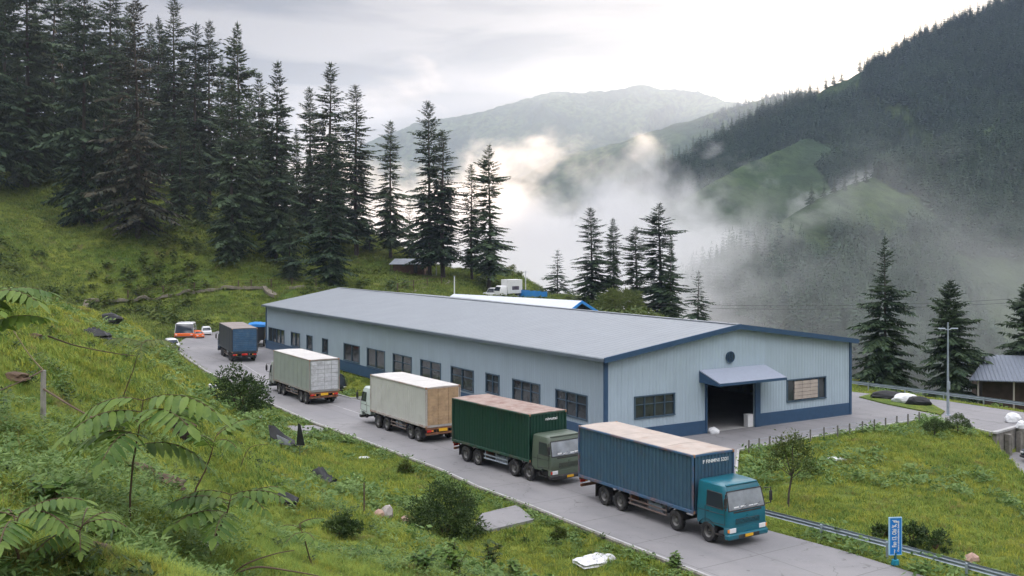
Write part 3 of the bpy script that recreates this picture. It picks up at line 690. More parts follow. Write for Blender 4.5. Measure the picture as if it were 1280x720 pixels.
# windows
M_['winglass'] = mat('factory_glass', (.035, .042, .045), .12, spec=.8, var=.5, vscale=.8)
M_['board'] = mat('boarded_timber', (.46, .40, .35), .9, var=.18, vscale=1.2)
M_['winframe'] = mat('window_frame_paint', (.045, .085, .125), .5)
def window(o, u, h, cols, rows, board=False):
    n = Vector((u.y, -u.x, 0)); w0, w1, z0, z1 = h; f = MB(); f.M = inv; bw = .09
    def bar(a, b, c, d, proud=.05):
        V = [tuple(o+u*s_+n*k+Vector((0, 0, z))) for k in (proud, -.08) for (s_, z) in ((a, c), (b, c), (b, d), (a, d))]
        f.add(V, [(0, 1, 2, 3), (7, 6, 5, 4), (0, 4, 5, 1), (1, 5, 6, 2), (2, 6, 7, 3), (3, 7, 4, 0)])
    bar(w0-.05, w1+.05, z1-.02, z1+.08, .07); bar(w0-.05, w1+.05, z0-.08, z0+.02, .09); bar(w0-.05, w0+bw, z0+.02, z1-.02); bar(w1-bw, w1+.05, z0+.02, z1-.02)
    for i in range(1, cols): c = w0+(w1-w0)*i/cols; bar(c-.045, c+.045, z0+.02, z1-.02, .03)
    for i in range(1, rows): c = z0+(z1-z0)*(i/rows if rows != 2 else .62); bar(w0+bw, w1-bw, c-.03, c+.03, .022)
    fr = f.build('window', M_['winframe'], wh)
    g = MB(); g.M = inv
    V = [tuple(o+u*s_-n*.06+Vector((0, 0, z))) for (s_, z) in ((w0, z0), (w1, z0), (w1, z1), (w0, z1))]
    V += [tuple(Vector(p)-n*.02) for p in V]
    g.add(V, [(0, 1, 2, 3), (7, 6, 5, 4), (0, 4, 5, 1), (1, 5, 6, 2), (2, 6, 7, 3), (3, 7, 4, 0)]); g.build('pane', M_['winglass'], fr)
    if board:
        g = MB(); g.M = inv; a, b = w0+(w1-w0)*.19, w0+(w1-w0)*.79
        for i in range(3):
            for j in range(5):
                c0 = a+(b-a)*i/3; c1 = a+(b-a)*(i+1)/3-.03; d0 = z0+.1+(z1-z0-.2)*j/5; d1 = z0+.1+(z1-z0-.2)*(j+1)/5-.03; k = .012+.008*random.random()
                V = [tuple(o+u*s_+n*q+Vector((0, 0, z))) for q in (k+.03, -.05) for (s_, z) in ((c0, d0), (c1, d0), (c1, d1), (c0, d1))]
                g.add(V, [(0, 1, 2, 3), (7, 6, 5, 4), (0, 4, 5, 1), (1, 5, 6, 2), (2, 6, 7, 3), (3, 7, 4, 0)])
        g.build('boarding', M_['board'], fr)
    return fr
window(nb, uG, gw[0], 4, 2); window(nb, uG, gw[1], 5, 1, True)
for i, h in enumerate(holes2): window(o2, u2, h, [3, 3, 2, 2, 2, 2, 2, 2, 1, 1, 2, 4][i], [2, 2, 2, 2, 2, 2, 1, 1, 1, 1, 1, 1][i])
# roof: two sheeted slopes with thickness, overhanging
def roof_slope(a, b, c, d, name='roof', th=.14, m=None):
    V = [a, b, c, d]; V = [Vector(p) for p in V]; V2 = [p-Vector((0, 0, th)) for p in V]
    mb = MB(); mb.M = inv; mb.add([tuple(p) for p in V+V2], [(0, 1, 2, 3), (7, 6, 5, 4), (0, 4, 5, 1), (1, 5, 6, 2), (2, 6, 7, 3), (3, 7, 4, 0)]); return mb.build(name, m or M_['roofm'], wh)
ov = .45; gF = -uL*.45; gB = uL*.4
sl1 = (RH-EH)/(LG/2)
P0 = nb+Vector((0, 0, EH+.16))-uG*ov-Vector((0, 0, sl1*ov))+gF; P1 = fb+Vector((0, 0, EF+.16))-uG*ov-Vector((0, 0, sl1*ov))+gB
P2 = pkf+Vector((0, 0, .16))+gB; P3 = pk+Vector((0, 0, .16))+gF
roof_slope(P0, P3, P2, P1)
Q0 = rb+Vector((0, 0, EH+.16))+uG*ov-Vector((0, 0, sl1*ov))+gF; Q1 = rf+Vector((0, 0, EF+.16))+uG*ov-Vector((0, 0, sl1*ov))+gB
roof_slope(P3+Vector((0, 0, -.002)), Q0, Q1, P2+Vector((0, 0, -.002)))
# fascia boards and gutter, ridge cap
def beam(a, b, w, h, name, m, up=0.0):
    a = Vector(a); b = Vector(b); d = (b-a).normalized(); s = Vector((-d.y, d.x, 0)).normalized()*w/2; z = Vector((0, 0, h/2)); mb = MB(); mb.M = inv @ Matrix.Translation((0, 0, up))
    V = [a-s-z, a+s-z, a+s+z, a-s+z, b-s-z, b+s-z, b+s+z, b-s+z]; mb.add([tuple(p) for p in V], [(0, 1, 2, 3), (7, 6, 5, 4), (0, 4, 5, 1), (1, 5, 6, 2), (2, 6, 7, 3), (3, 7, 4, 0)]); return mb.build(name, m, wh)
beam(P0+gF*.06, P3+gF*.06, .10, .40, 'fascia', M_['navy'], -.14); beam(P3+gF*.06, Q0+gF*.06, .10, .40, 'fascia', M_['navy'], -.14)
beam(P0-uG*.09, P1-uG*.09, .20, .22, 'gutter', mat('gutter_grey', (.10, .13, .16), .5), -.14)
beam(Q0+uG*.09, Q1+uG*.09, .20, .22, 'gutter', M_['navy'], -.14)
beam(P3, P2, .5, .05, 'ridge_cap', M_['roofm'], .03)
# canopy over the door
c0 = along_px(nb, uG, 880); c1 = along_px(nb, uG, 948); zt = wall_z(nb, uG, c0, 465); n_ = Vector((uG.y, -uG.x, 0))
zt = door[3]+1.0
a_ = nb+uG*(c0-.5)+Vector((0, 0, zt)); b_ = nb+uG*(c1+.7)+Vector((0, 0, zt)); c_ = b_+n_*1.9+uG*.5-Vector((0, 0, .85)); d_ = a_+n_*1.9-Vector((0, 0, .85))-uG*-.4
roof_slope(a_+n_*.02, d_, c_, b_+n_*.02, 'canopy', .07, mat('canopy_steel', (.30, .34, .42), .5, var=.05))
beam(d_-Vector((0, 0, .12)), c_-Vector((0, 0, .12)), .06, .2, 'canopy_fascia', M_['navy'], 0)
mb = MB(); mb.M = inv
V = [a_-Vector((0, 0, .1)), d_-Vector((0, 0, .1)), a_-Vector((0, 0, .95))+n_*.02, d_-Vector((0, 0, .25))]; V2 = [p+uG*.05 for p in V]
mb.add([tuple(p) for p in V+V2], [(0, 1, 3, 2), (6, 7, 5, 4), (0, 4, 5, 1), (1, 5, 7, 3), (3, 7, 6, 2), (2, 6, 4, 0)]); mb.build('canopy_bracket', M_['navy'], wh)
# round louvred vent under the ridge
vc = nb+uG*along_px(nb, uG, 912)+Vector((0, 0, CZ-(445-HOR)*82/F)); mb = MB(); mb.M = inv
mb.cyl(vc+n_*.05, tuple(n_), .42, .12, 20)
vo = mb.build('vent', mat('vent_dark', (.02, .035, .04), .5), wh)
mb = MB(); mb.M = inv
mb.tube([vc+n_*.12+uG*(.42*math.cos(k*math.pi/12))+Vector((0, 0, .42*math.sin(k*math.pi/12))) for k in range(25)], .035, 6); mb.build('vent_ring', M_['navy'], vo)
mb = MB(); mb.M = inv
for k in (-.22, 0, .2): mb.tube([vc+n_*.13+uG*k-Vector((0, 0, .33)), vc+n_*.13+uG*k*.8+Vector((0, 0, .33))], .035, 6)
mb.build('vent_louvre', M_['navy'], vo)
# warehouse floor
o = sheet('floor', [(NB[0]+.1, NB[1]+.2), (RB[0]-.2, RB[1]+.1), (rf.x, rf.y-.3), (FB[0]+.3, FB[1]-.3)], .006, mat('floor_screed', (.48, .48, .48), .7, var=.1, vscale=.5), depth=.1)
# ---------------------------------------------------------------- trucks
def paint(name, col, dirt=(.12, .10, .085), rough=.4, dlo=.52, dhi=.85, var=.08):
    return mat(name, col, rough, var=var, vscale=.8, dirt=dirt, dscale=.9, dlo=dlo, dhi=dhi)
def make_wheel_mesh():
    mb = MB(); r = .52; w = .15
    mb.lathe([(.29, -w+.02), (.34, -w), (.46, -w-.01), (.505, -w+.03), (.52, -w+.07), (.52, w-.07), (.505, w-.03), (.46, w+.01), (.34, w), (.29, w-.02), (.29, -w+.02)], (0, 0, 0), 'y', 28)
    for k in range(28):
        a = 2*math.pi*k/28; c, s_ = math.cos(a), math.sin(a); b_, d_ = math.cos(a+.13), math.sin(a+.13)
        V = [(c*q, y, s_*q) for q in (.512, .532) for y in (-.11, .11)]+[(b_*q, y, d_*q) for q in (.512, .532) for y in (-.11, .11)]
        mb.add(V, [(2, 3, 7, 6), (0, 2, 6, 4), (1, 5, 7, 3), (0, 1, 3, 2), (4, 6, 7, 5)])
    ty = mb.mesh('tyre', M_['rubber'], True)
    mb = MB(); mb.lathe([(.30, .13), (.295, .10), (.24, .06), (.21, .0), (.13, .0), (.11, .07), (.0, .08)], (0, 0, 0), 'y', 24); mb.lathe([(.30, -.13), (.295, -.10), (.24, -.06), (.0, -.05)], (0, 0, 0), 'y', 24)
    for k in range(8): a = k*math.pi/4; mb.cyl((.165*math.cos(a), .015, .165*math.sin(a)), 'y', .022, .04, 6)
    return ty, mb.mesh('rim', M_['rim'], True)
TYRE, RIM = make_wheel_mesh()
def put_wheel(parent, x, y, side, steer=0.0, z=.53):
    w = empty('wheel', (x, y, z)); w.parent = parent; w.rotation_euler = (0, random.random()*3, (0 if side > 0 else math.pi)+steer)
    link('tyre', TYRE, w); link('rim', RIM, w); return w
def rrect(x0, x1, hw, r, n=4):
    P = []
    for (cx, cy_, a0) in ((x1-r, hw-r, 0), (x0+r*.4, hw-r*.4, 90), (x0+r*.4, -hw+r*.4, 180), (x1-r, -hw+r, 270)):
        rr = r if cx > (x0+x1)/2 else r*.4
        for k in range(n+1):
            a = R(a0+90*k/n); P.append((cx+rr*math.cos(a), cy_+rr*math.sin(a)))
    return P
def loft(mb, secs):
    n = len(secs[0][0]); V = []; 
    for P, z in secs: V += [(x, y, z) for x, y in P]
    Fc = [(i*n+k, i*n+(k+1) % n, (i+1)*n+(k+1) % n, (i+1)*n+k) for i in range(len(secs)-1) for k in range(n)]
    Fc += [tuple(range(n))[::-1], tuple((len(secs)-1)*n+k for k in range(n))]
    mb.add(V, Fc)
def make_cab(t, x0, W, m, style, light=False, lc=1.95, top=3.0):
    hw = W/2-.05; x1 = x0+lc
    mb = MB()
    loft(mb, [(rrect(x0, x1-.02, hw, .16), .98), (rrect(x0, x1, hw, .2), 1.12), (rrect(x0, x1, hw, .22), 1.68), (rrect(x0, x1-.05, hw, .24), 1.80), (rrect(x0, x1-.30, hw-.07, .26), top-.28), (rrect(x0, x1-.42, hw-.12, .26), top-.08), (rrect(x0+.1, x1-.62, hw-.25, .3), top)])
    cab = mb.build('cab', m, t, True)
    # lower body beside the arches
    mb = MB(); mb.box(x0+.02, x1-.9, -hw+.02, hw-.02, .85, 1.0, .02); mb.box(x1-.32, x1-.01, -hw, hw, .62, 1.0, .05); mb.build('cab_skirt', m, cab)
    # windscreen on the raked front
    zb, zt_ = 1.80, top-.32; xb, xt = x1-.055, x1-.30
    def fx(z): return xb+(xt-xb)*(z-1.80)/(top-.28-1.80)
    mb = MB(); yb, yt = hw-.12, hw-.18
    P = [(fx(zb)+.022, -yb, zb), (fx(zb)+.022, yb, zb), (fx(zt_)+.022, yt, zt_), (fx(zt_)+.022, -yt, zt_)]
    Q = [(p[0]-.05, p[1], p[2]) for p in P]; mb.add(P+Q, [(0, 1, 2, 3), (7, 6, 5, 4), (0, 4, 5, 1), (1, 5, 6, 2), (2, 6, 7, 3), (3, 7, 4, 0)])
    ws = mb.build('windscreen', M_['screen'], cab)
    mb = MB()
    for (a, b) in ((P[0], P[1]), (P[1], P[2]), (P[2], P[3]), (P[3], P[0])): mb.tube([a, b], .028, 5)
    for y in (-.5, .45): mb.tube([(fx(zb)+.06, y, zb-.02), (fx(zb+.3)+.05, y+.5, zb+.22)], .012, 4)
    mb.build('windscreen_seal', M_['black'], ws)
    # side windows
    for s_ in (-1, 1):
        mb = MB()
        def sy(z): return s_*(hw+(-.07)*(z-1.8)/(top-.28-1.8)+.012)
        pts = [(x0+.72, 1.84), (x1-.30, 1.84), (x1-.46, top-.42), (x0+.72, top-.42)]
        P = [(x, sy(z), z) for x, z in pts]; Q = [(x, y-s_*.03, z) for x, y, z in P]
        mb.add(P+Q, [(0, 1, 2, 3), (7, 6, 5, 4), (0, 4, 5, 1), (1, 5, 6, 2), (2, 6, 7, 3), (3, 7, 4, 0)])
        wn = mb.build('side_window', M_['glass'], cab)
        mb = MB()
        for k in range(4): mb.tube([P[k], P[(k+1) % 4]], .02, 4)
        # door shut lines
        d0 = hw+.004
        mb.tube([(x0+.62, s_*d0, 1.0), (x0+.62, s_*d0, 1.8)], .015, 4); mb.tube([(x1-.2, s_*d0, 1.1), (x1-.2, s_*d0, 1.8)], .015, 4); mb.tube([(x0+.62, s_*d0, 1.02), (x1-.2, s_*d0, 1.12)], .015, 4); mb.tube([(x0+.1, s_*(d0+.004), 1.55), (x1-.25, s_*(d0+.004), 1.60)], .012, 4)
        mb.build('window_seal', M_['black'], wn)
        mb = MB(); mb.box(x0+.72, x0+.9, s_*(hw+.0)-.02, s_*(hw+.0)+.03, 1.55, 1.60, .008); mb.build('door_handle', M_['black'], cab)
        # mirrors on arms
        mb = MB(); ym = s_*(hw+.20); mb.tube([(x1-.16, s_*(hw-.03), 2.62), (x1+.05, ym, 2.66), (x1+.05, ym, 1.9), (x1-.1, s_*hw, 1.85)], .032, 5); mb.box(x1+.01, x1+.09, ym-.10, ym+.10, 2.0, 2.5, .03); mb.build('mirror', M_['black'], cab)
        # steps
        mb = MB(); mb.box(x0+.75, x1-.45, s_*(hw-.12)-.10, s_*(hw-.12)+.10, .52, .56); mb.box(x0+.72, x0+.76, s_*(hw-.12)-.09, s_*(hw-.12)+.09, .52, .98); mb.build('step', M_['black'], cab)
        # headlight and corner lamp
        mb = MB(); mb.box(x1-.02, x1+.022, s_*(hw-.34)-.22, s_*(hw-.34)+.22, .72, .95, .02); hl = mb.build('headlight', M_['lamp_cl'], cab)
        mb = MB(); mb.box(x1-.05, x1+.012, s_*(hw-.08)-.055, s_*(hw-.08)+.055, .76, .92, .01); mb.build('indicator', M_['lamp_or'] if style != 'green' else M_['lamp_red'], cab)
    # grille
    mb = MB(); mb.box(x1-.04, x1+.012, -.82, .82, 1.10, 1.38, .02); mb.box(x1-.02, x1+.010, -.95, .95, 1.66, 1.735, .01); g = mb.build('grille', M_['black'], cab)
    mb = MB()
    for k in range(4): mb.box(x1+.012, x1+.030, -.8, .8, 1.135+k*.06, 1.155+k*.06)
    mb.cyl((x1+.02, 0, 1.50), 'x', .07, .03, 14); mb.build('grille_bar', m, g)
    # bumper
    mb = MB(); mb.box(x1-.25, x1+.10, -hw-.01, hw+.01, .40, .68, .06); bp = mb.build('bumper', m if style in ('blue',) else M_['black'], cab)
    mb = MB(); mb.box(x1+.06, x1+.108, -.7, .7, .44, .62, .01); mb.build('air_intake', M_['black'], bp)
    mb = MB(); mb.box(x1+.10, x1+.125, -.26, .26, .47, .61); mb.build('number_plate', M_['yellow'], bp)
    mb = MB(); mb.box(x1-.52, x1-.36, -hw+.3, hw-.3, top-.09, top-.01, .03); mb.build('sun_visor', m, cab)
    # papers and things along the dashboard
    if style in ('blue', 'green'):
        for y in (-.7, -.25, .3, .65):
            mb = MB(); mb.box(fx(1.9)-.0, fx(1.9)+.022, y-.16, y+.16, 1.87, 1.93+.06*random.random(), .01); mb.build('dashboard_paper', M_['whitepaint'], ws)
    # front wheel arch lip
    return cab
def corr_side(mb, x0, x1, y, s, z0, z1, per=.30, dep=.045):
    """pressed trapezoid ribs along a side"""
    n = int((x1-x0)/per); per = (x1-x0)/n; pts = []
    for i in range(n):
        a = x0+i*per; pts += [(a, 0), (a+per*.32, 0), (a+per*.46, -dep), (a+per*.86, -dep)]
    pts.append((x1, 0)); V = [(x, y+s*d, z) for x, d in pts for z in (z0, z1)]
    mb.add(V, [(2*i, 2*i+2, 2*i+3, 2*i+1) for i in range(len(pts)-1)])
def truck(A, head, L, W, side, mbox, mroof, mcab, style, axles, rear, label, z0=1.22, z1=4.15, tone=None, lc=1.95, text=None, top=3.0, ribs=True):
    """A: plan position of the rear corner nearest the camera; side: +1 left side near, -1 right side near"""
    h = R(head); fw = Vector((math.cos(h), math.sin(h), 0)); lf = Vector((-fw.y, fw.x, 0))
    org = Vector((*A, 0)) - lf*side*W/2
    t = empty('container_truck', (org.x, org.y, 0.0), h); tag(t, label, 'truck', 'box trucks on the road past the warehouse')
    hw = W/2
    # cargo box: frame posts and rails with ribbed sheets between
    mb = MB()
    if ribs:
        for s_ in (-1, 1): corr_side(mb, .10, L-.10, s_*(hw-.012), s_, z0+.10, z1-.09)
        V = []; n = 11; per = (W-.2)/n
        pts = []
        for i in range(n): a = -hw+.1+i*per; pts += [(a, 0), (a+per*.32, 0), (a+per*.46, -.045), (a+per*.86, -.045)]
        pts.append((hw-.1, 0)); V = [(L-.02+d, y, z) for y, d in pts for z in (z0+.1, z1-.09)]; mb.add(V, [(2*i, 2*i+2, 2*i+3, 2*i+1) for i in range(len(pts)-1)])
        mb.box(.05, .09, -hw+.05, hw-.05, z0+.05, z1-.05)
    else:
        mb.box(.05, L-.02, -hw+.015, hw-.015, z0+.05, z1-.05)
        k = 0
        while .9+k*1.15 < L-.3:
            for s_ in (-1, 1): mb.box(.9+k*1.15-.025, .9+k*1.15+.025, s_*hw-.02, s_*hw+.012-.004, z0+.09, z1-.09)
            k += 1
    mb.box(.03, L-.03, -hw+.03, hw-.03, z0+.0, z0+.06)
    box = mb.build('cargo_box', mbox, t)
    mb = MB()
    for s_ in (-1, 1):
        y0, y1 = s_*hw-.06, s_*hw+.015
        mb.box(0, L, min(y0, y1), max(y0, y1), z0-.04, z0+.12, .012); mb.box(.0, L, min(y0, y1), max(y0, y1), z1-.11, z1-.01, .012)
        for xx in (.0, L-.11): mb.box(xx, xx+.11, min(y0, y1)-.0, max(y0, y1)+.004, z0+.12, z1-.11, .01)
    for xx in (0.0, L-.1): mb.box(xx+.002, xx+.098, -hw+.06, hw-.06, z0-.035, z0+.12, .01); mb.box(xx+.002, xx+.098, -hw+.06, hw-.06, z1-.12, z1-.012, .01)
    mb.build('box_frame', tone or mbox, box)
    # roof sheet with seams
    mb = MB(); ns = max(5, int(L/1.15))
    for i in range(ns):
        a = .02+(L-.04)*i/ns; b = .02+(L-.04)*(i+1)/ns-.025; zz = .0+.012*random.random()
        V = [(a, -hw+.03, z1), (b, -hw+.03, z1), (b, hw-.03, z1), (a, hw-.03, z1), (a, 0, z1+.035+zz), (b, 0, z1+.035+zz), (a, -hw+.03, z1-.03), (b, -hw+.03, z1-.03), (b, hw-.03, z1-.03), (a, hw-.03, z1-.03)]
        mb.add(V, [(0, 1, 5, 4), (4, 5, 2, 3), (0, 6, 7, 1), (3, 2, 8, 9), (1, 7, 8, 2, 5), (0, 4, 3, 9, 6), (6, 9, 8, 7)])
    mb.box(.02, L-.02, -hw+.05, hw-.05, z1-.06, z1-.025)
    mb.build('box_roof', mroof, box)
    # rear end
    if rear == 'panels':
        mb = MB()
        for i in range(4):
            for j in range(7):
                a = -hw+.14+(W-.28)*i/4; b = -hw+.14+(W-.28)*(i+1)/4-.025; c = z0+.16+(z1-z0-.32)*j/7; d = z0+.16+(z1-z0-.32)*(j+1)/7-.03; mb.box(.01-.03*random.random(), .06, a, b, c, d, .006)
        mb.build('rear_panel', mat('rear_white_panels', (.52, .54, .56), .7, var=.22, vscale=1.4, dirt=(.28, .28, .28), dscale=1.5), box)
    elif rear == 'wood':
        for i in range(3):
            mb = MB(); a = -hw+.12+(W-.24)*i/3+.01; b = -hw+.12+(W-.24)*(i+1)/3-.02; j = z0+.14
            while j < z1-.2:
                mb.box(.0-.015*random.random(), .06, a, b, j, min(j+.22, z1-.13), .004); j += .228
            mb.build('rear_door', mat('plank_door', (.42, .29, .17), .8, var=.22, vscale=1.6, dirt=(.22, .15, .09), dscale=2, dlo=.5, dhi=.8), box)
    elif rear == 'sheet':
        mb = MB(); j = z0+.14
        while j < z1-.16: mb.box(-.01, .06, -hw+.1, hw-.1, j, j+.21, .03); j += .225
        mb.build('rear_door', mat('blue_shutter', (.035, .10, .19), .5, var=.2, vscale=1, dirt=(.10, .16, .22), dscale=1.5), box)
    else:
        mb = MB()
        for i in (0, 1):
            a, b = (-hw+.12, -.02) if i == 0 else (.02, hw-.12); mb.box(.0, .06, a, b, z0+.13, z1-.13, .01)
            for q in (.25, .75): y = a+(b-a)*q; mb.cyl((-.04, y, (z0+z1)/2), 'z', .02, z1-z0-.4, 6)
        mb.build('rear_door', mbox, box)
    # chassis
    mb = MB()
    for y in (-.42, .42): mb.box(.1, L+lc*.75, y-.06, y+.06, .82, 1.08)
    k = .4
    while k < L: mb.box(k, k+.08, -hw+.06, hw-.06, 1.08, z0-.04); k += .62
    for a in axles: mb.cyl((a, 0, .53), 'y', .09, W-.75, 8); mb.box(a-.45, a+.45, -.62, -.52, .66, .74); mb.box(a-.45, a+.45, .52, .62, .66, .74)
    mb.build('chassis', M_['black'], t)
    mb = MB(); mb.box(axles[1]+.9, axles[1]+.97, -hw+.15, hw-.15, .72, 1.18); mb.cyl(((axles[1]+axles[2])/2, 0, .75), 'x', .06, 2, 6); mb.build('cross_member', M_['rust'], t)
    # side guards and tanks between the axles
    xa, xb = axles[1]+.75, axles[2]-.7
    for s_ in (-1, 1):
        mb = MB()
        for z in (.62, .86): mb.box(xa, xb, s_*(hw-.10)-.02, s_*(hw-.10)+.02, z-.045, z+.045, .01)
        for k in range(3): x = xa+.1+(xb-xa-.2)*k/2; mb.box(x-.03, x+.03, s_*(hw-.14)-.02, s_*(hw-.14)+.02, .57, 1.15)
        mb.build('side_guard', M_['steel'] if style == 'green' else mat('dusty_guard', (.16, .13, .12), .7, var=.2, dirt=(.25, .14, .10), dscale=2), t)
    mb = MB(); mb.cyl((xa+(xb-xa)*.62, -side*(hw-.55)*-1, .78), 'x', .27, min(1.2, (xb-xa)*.4), 16); mb.build('fuel_tank', M_['steel'], t)
    mb = MB(); mb.box(xa+.1, xa+.8, -.75, -.5, .55, .98, .03); mb.build('battery_box', M_['black'], t)
    # wheels, doubles at the rear
    for i, a in enumerate(axles):
        for s_ in (-1, 1):
            put_wheel(t, a, s_*(hw-.20), s_)
            mbf = MB()
            P = [(a+.66*math.cos(R(q)), .53+.62*math.sin(R(q))) for q in range(20, 161, 20)]
            V = [(x, s_*(hw-.20)+yy, z) for x, z in P for yy in (-.17, .17)]+[(x*.0+x, s_*(hw-.20)+yy, z+.03) for x, z in P for yy in (-.17, .17)]
            n2 = len(P)*2; mbf.add(V, [(2*k, 2*k+1, 2*k+3, 2*k+2) for k in range(len(P)-1)]+[(n2+2*k, n2+2*k+2, n2+2*k+3, n2+2*k+1) for k in range(len(P)-1)])
            mbf.build('mudguard', M_['black'], t)
    for s_ in (-1, 1):
        mb = MB(); mb.box(axles[0]-.72, axles[0]-.70, s_*(hw-.22)-.2, s_*(hw-.22)+.2, .35, 1.05); mb.build('mud_flap', M_['black'], t)
    # rear bumper bar, lamps, plate
    mb = MB(); mb.box(.06, .18, -hw+.05, hw-.05, .62, .78, .02); mb.box(.1, .2, -.5, -.42, .7, 1.1); mb.box(.1, .2, .42, .5, .7, 1.1); mb.box(.02, .1, -hw+.0, hw-.0, 1.02, 1.14, .01)
    rb_ = mb.build('rear_bumper', M_['rust'] if style != 'dark' else M_['black'], t)
    mb = MB(); mb.box(-.01, .02, -.36, .36, .84, 1.06, .01); mb.build('number_plate', M_['yellow'] if style != 'dark' else M_['lamp_red'], rb_)
    for s_ in (-1, 1):
        mb = MB(); mb.box(.0, .06, s_*(hw-.28)-.18, s_*(hw-.28)+.18, .84, 1.0, .01); mb.build('tail_light', M_['lamp_red'], rb_)
        mb = MB(); mb.box(-.005, .05, s_*(hw-.56)-.07, s_*(hw-.56)+.07, .86, .98, .01); mb.build('reflector', M_['lamp_or'], rb_)
    make_cab(t, L+.14, W, mcab, style, lc=lc, top=top)
    # container corner castings
    for xx in (-.01, L-.14):
        for s_ in (-1, 1):
            for zz in (z0-.05, z1-.14):
                mb = MB(); mb.box(xx, xx+.15, s_*hw-.10 if s_ > 0 else -hw-.02, s_*hw+.02 if s_ > 0 else -hw+.10, zz, zz+.15, .01)
                mb.build('corner_casting', mat('casting', tuple(c*1.0 for c in (.30, .17, .10)) if style != 'dark' else (.05, .05, .05), .7), box)
    if text: text_obj('lettering', text[0], .25, M_['whitepaint'], box, (L+.012, text[1], z1-.42), (R(90), 0, R(90)), .006, text[2])
    # tank of the spare wheel and rope hooks
    return t
m_bl = paint('container_blue', (.046, .105, .165), (.06, .08, .105), .5); m_blc = paint('cab_teal', (.008, .125, .175), (.02, .09, .12), .3)
m_roofrust = mat('rusted_roof', (.33, .255, .22), .8, var=.15, vscale=1.0, dirt=(.22, .13, .11), dscale=1.4, dlo=.45, dhi=.65)
m_rooftan = mat('tan_roof', (.43, .375, .33), .8, var=.12, vscale=1.2, dirt=(.38, .28, .22), dscale=1.1, dlo=.5, dhi=.8)
m_roofw = mat('white_roof', (.54, .53, .51), .7, var=.08, vscale=1.0, dirt=(.45, .43, .40), dscale=1.1, dlo=.5, dhi=.9)
m_gr = paint('container_green', (.005, .044, .028), (.012, .036, .026), .5); m_grc = paint('cab_olive', (.085, .115, .085), (.10, .10, .08), .45)
truck((3.9, 60.3), -57.6, 9.83, 2.78, -1, m_bl, m_rooftan, m_blc, 'blue', [2.3, 3.75, 8.35, 10.75], 'door', 'blue ribbed container truck with teal cab nearest the guardrail', text=('F FINMNI 5321', 0.1, 1.75), tone=paint('rail_blue', (.045, .115, .215), (.20, .11, .08), .6, .45, .7), lc=2.2)
truck((-4.1, 71.0), -52.9, 8.6, 3.0, -1, m_gr, m_roofrust, m_grc, 'green', [1.5, 2.85, 6.9, 8.4], 'door', 'dark green container truck with olive cab and rusty roof', text=('nivutai', .25, .95), tone=paint('rail_green', (.012, .06, .04), (.12, .06, .04), .6, .5, .75), lc=1.9)
truck((-6.3, 75.7), 124.0, 9.2, 2.9, 1, paint('box_white', (.56, .57, .54), (.42, .42, .39), .5), m_roofw, paint('cab_mint', (.52, .60, .57), (.35, .38, .36), .35), 'white', [1.4, 2.55, 6.5, 8.0], 'wood', 'white ribbed box truck with wooden plank rear doors', tone=paint('rail_dusty', (.42, .40, .38), (.28, .16, .11), .6, .45, .7), lc=1.9)
truck((-18.3, 93.3), 121.7, 9.9, 2.85, 1, paint('box_sage', (.285, .325, .30), (.24, .27, .25), .55), m_roofw, paint('cab_grey', (.30, .32, .32), (.2, .2, .2), .4), 'grey', [1.3, 2.5, 7.3, 8.6], 'panels', 'sage grey box truck with white panelled rear end', ribs=False, tone=paint('rail_tan', (.27, .27, .25), (.25, .15, .10), .6, .45, .7), lc=1.5)
truck((-34.2, 126.1), 114.4, 10.2, 3.05, 1, paint('box_charcoal', (.035, .042, .055), (.05, .055, .06), .6), mat('dusty_roof', (.27, .235, .22), .9, var=.15, vscale=1), paint('cab_navy', (.03, .06, .12), (.05, .05, .05), .4), 'dark', [1.4, 2.6, 7.4, 8.7], 'sheet', 'dark box truck with blue shutter rear, furthest up the road', ribs=False, lc=1.5)

